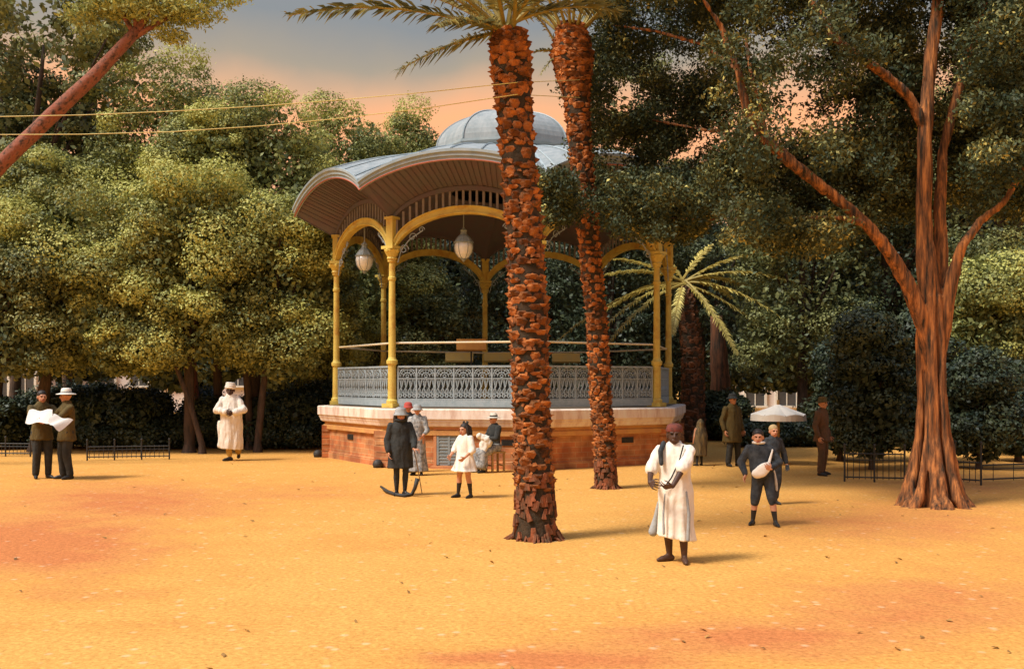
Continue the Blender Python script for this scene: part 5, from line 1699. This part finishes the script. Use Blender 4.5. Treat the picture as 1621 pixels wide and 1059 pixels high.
# 8: youth in white tunic, the nearest figure
f = Fig(G(1068, 889), 1.50, R(-22), 'barefoot dark skinned youth in white tunic and red cap, nearest figure on the sand', None, 1.08, 1.12)
f.mats = ['skin_dark', 'skin_dark', 'skin_dark', 'eye', 'skin_dark']; f.vox = .006
f.wrist = {-1: (-.135, -.19, .585), 1: (.03, -.20, .565)}; f.pole = {-1: (-.55, .6, -.5), 1: (1, .35, -.35)}
f.hdir = {-1: (.6, -.5, -.2), 1: (-.9, -.25, -.1)}; f.palm = {-1: (.5, .5, -.2), 1: (0, .6, .75)}; f.curl = {-1: .95, 1: .6}
f.feet = ((-.045, .03), (.075, -.02)); f.foot_yaw = (-.75, .35); f.head_yaw = .25
f.body(); f.hair('hair')
f.robe('tunic', 'white', .175, (.136, .112), .88, fold=.10, waist=1.06, tilt=-.02, sr=.98, cx=.012)
f.hat('cap', 'skull', name='cap')
def scarf(m):
    H = f.H
    chain(m, [(-.075 * H, -.03 * H, f.sh + .045 * H), (-.082 * H, -.092 * H, f.sh - .01 * H), (-.075 * H, -.098 * H, f.sh - .10 * H)], [.018 * H, .02 * H, .016 * H])
f.cloth('neck_cloth', 'navy', scarf, .008, 3)
def strap(m):
    H = f.H
    chain(m, [(.075 * H, -.055 * H, f.sh + .03 * H), (.055 * H, -.098 * H, f.sh - .08 * H), (.0 * H, -.112 * H, f.sh - .20 * H), (-.05 * H, -.12 * H, f.sh - .27 * H)], [.006 * H] * 4, 8)
f.cloth('strap', 'black', strap, .005, 1)
def fold_(m):
    H = f.H
    chain(m, [(-.045 * H, -.112 * H, .50 * H), (-.055 * H, -.122 * H, .36 * H), (-.05 * H, -.128 * H, .22 * H)], [.006 * H, .009 * H, .010 * H], 8)
    chain(m, [(.105 * H, -.09 * H, .52 * H), (.125 * H, -.10 * H, .36 * H), (.12 * H, -.105 * H, .18 * H)], [.008 * H, .013 * H, .014 * H], 8)
f.cloth('side_stripe', 'greycloth', fold_, .007, 2)
# wispy cloth end hanging behind the youth
f.cloth('cloth_end', 'greycloth', lambda m: chain(m, [(-.13 * f.H, .05 * f.H, .42 * f.H), (-.155 * f.H, .06 * f.H, .30 * f.H), (-.175 * f.H, .06 * f.H, .20 * f.H)], [.012 * f.H, .02 * f.H, .035 * f.H]), .009, 3)

# 9: small figure in striped shawl behind the youth
f = Fig(G(1108, 737), 1.06, R(-150), 'small figure wrapped in a dark striped shawl behind the white tunic youth', None, 1.25, 1.2)
f.mats[1] = 'black'; f.leg_top = .4; f.feet = ((-.05, 0), (.10, .02)); f.hide_hands = True
f.body(); f.hair()
def shw(m):
    H = f.H
    loft(m, [(.22 * H, .17 * H, .14 * H, 0, 0, .07, 0), (.45 * H, .17 * H, .14 * H, 0, 0, .05, 0), (.65 * H, .18 * H, .13 * H, 0, 0, .03, 0), (.78 * H, .15 * H, .11 * H, 0, 0, .01, 0), (.86 * H, .09 * H, .085 * H, 0, .01 * H, 0, 0), (.96 * H, .078 * H, .08 * H, 0, .02 * H, 0, 0), (1.03 * H, .03 * H, .04 * H, 0, .02 * H, 0, 0)])
f.cloth('shawl', 'striped', shw)

# 10: dark dressed man by the palm
f = Fig(G(1159, 738), 1.66, R(30), 'dark dressed man standing in the shade beside the small palm', None, 1.0, 1.15)
f.mats[0] = 'skin'; f.mats[1] = 'black'; f.leg_top = .3; f.feet = ((-.075, 0), (.085, -.02))
f.body(); f.hair(); f.trousers('black'); f.robe('coat', 'brown', .34, (.15, .12), 1.9, waist=1.2); f.hat('black', 'brim', brim=.09)

# 11: boy with white satchel
f = Fig(G(1208, 831), 1.31, R(-14), 'boy in dark jersey and knickerbockers with a white satchel across his front', None, 1.18, 1.08, (-.045, 0))
f.mats = ['skin', 'skin', 'shoe', 'eye', 'lip']; f.shoe_top = .155
f.feet = ((-.105, .0), (.125, -.06)); f.foot_yaw = (-.35, .35)
f.wrist = {-1: (-.175, -.07, .525), 1: (.085, -.13, .60)}; f.pole = {-1: (-.8, .5, 0), 1: (1, .4, -.6)}
f.hdir = {-1: (-.3, -.4, -.7), 1: (-.8, -.2, .3)}; f.palm = {-1: (.7, -.2, 0), 1: (0, .8, .2)}
f.body(); f.hair(); f.trousers('navy', .60, 1.12, 'knickerbockers')
f.robe('jersey', 'navy', .50, (.112, .092), 1.85, fold=.02, waist=1.12, sr=1.12)
def col_(m):
    H = f.H
    m.tube([f.lean + Vector((.055 * H * math.cos(a), .055 * H * math.sin(a), f.sh + .045 * H)) for a in [2 * PI * q / 16 for q in range(17)]], .016 * H, 8)
f.cloth('collar', 'cream', col_, .007, 2)
def bag(m):
    H = f.H
    rot = Matrix.Rotation(R(38), 3, 'Y')
    ell(m, (-.01 * H, -.115 * H, .58 * H), (.115 * H, .028 * H, .062 * H), Matrix.Rotation(R(-40), 3, 'Y'))
    ell(m, (-.035 * H, -.115 * H, .555 * H), (.085 * H, .03 * H, .055 * H), Matrix.Rotation(R(-12), 3, 'Y'))
    cap(m, (.06 * H, -.10 * H, .66 * H), .016 * H, (.095 * H, -.05 * H, .79 * H), .010 * H)
f.cloth('satchel', 'white', bag, .008, 3)
f.cloth('apron_tail', 'cream', lambda m: chain(m, [(.10 * f.H, .07 * f.H, .56 * f.H), (.125 * f.H, .075 * f.H, .46 * f.H), (.14 * f.H, .075 * f.H, .36 * f.H)], [.022 * f.H, .02 * f.H, .012 * f.H]), .008, 3)
# child behind the boy
f = Fig(G(1224, 798), 1.27, R(10), 'fair haired child in dark clothes half hidden behind the satchel boy', None, 1.12, .85)
f.mats[1] = 'navy'; f.leg_top = .5; f.feet = ((-.03, 0), (.03, 0))
f.body(); f.hair('hair_fair'); f.robe('smock', 'navy', .30, (.095, .09), 1.85, fold=.03); f.trousers('navy', .9)

# 12: man striding near the right
f = Fig(G(1301, 752), 1.62, R(50), 'man in rusty brown clothes striding left of the low railing', None, 1.0, 1.1)
f.mats[1] = 'black'; f.leg_top = .3; f.feet = ((-.10, -.02), (.09, .03)); f.foot_yaw = (-.2, .2)
f.body(); f.hair(); f.trousers('rust'); f.robe('jacket', 'rust', .44, (.125, .105), 1.9); f.hat('brown', 'brim', brim=.09)
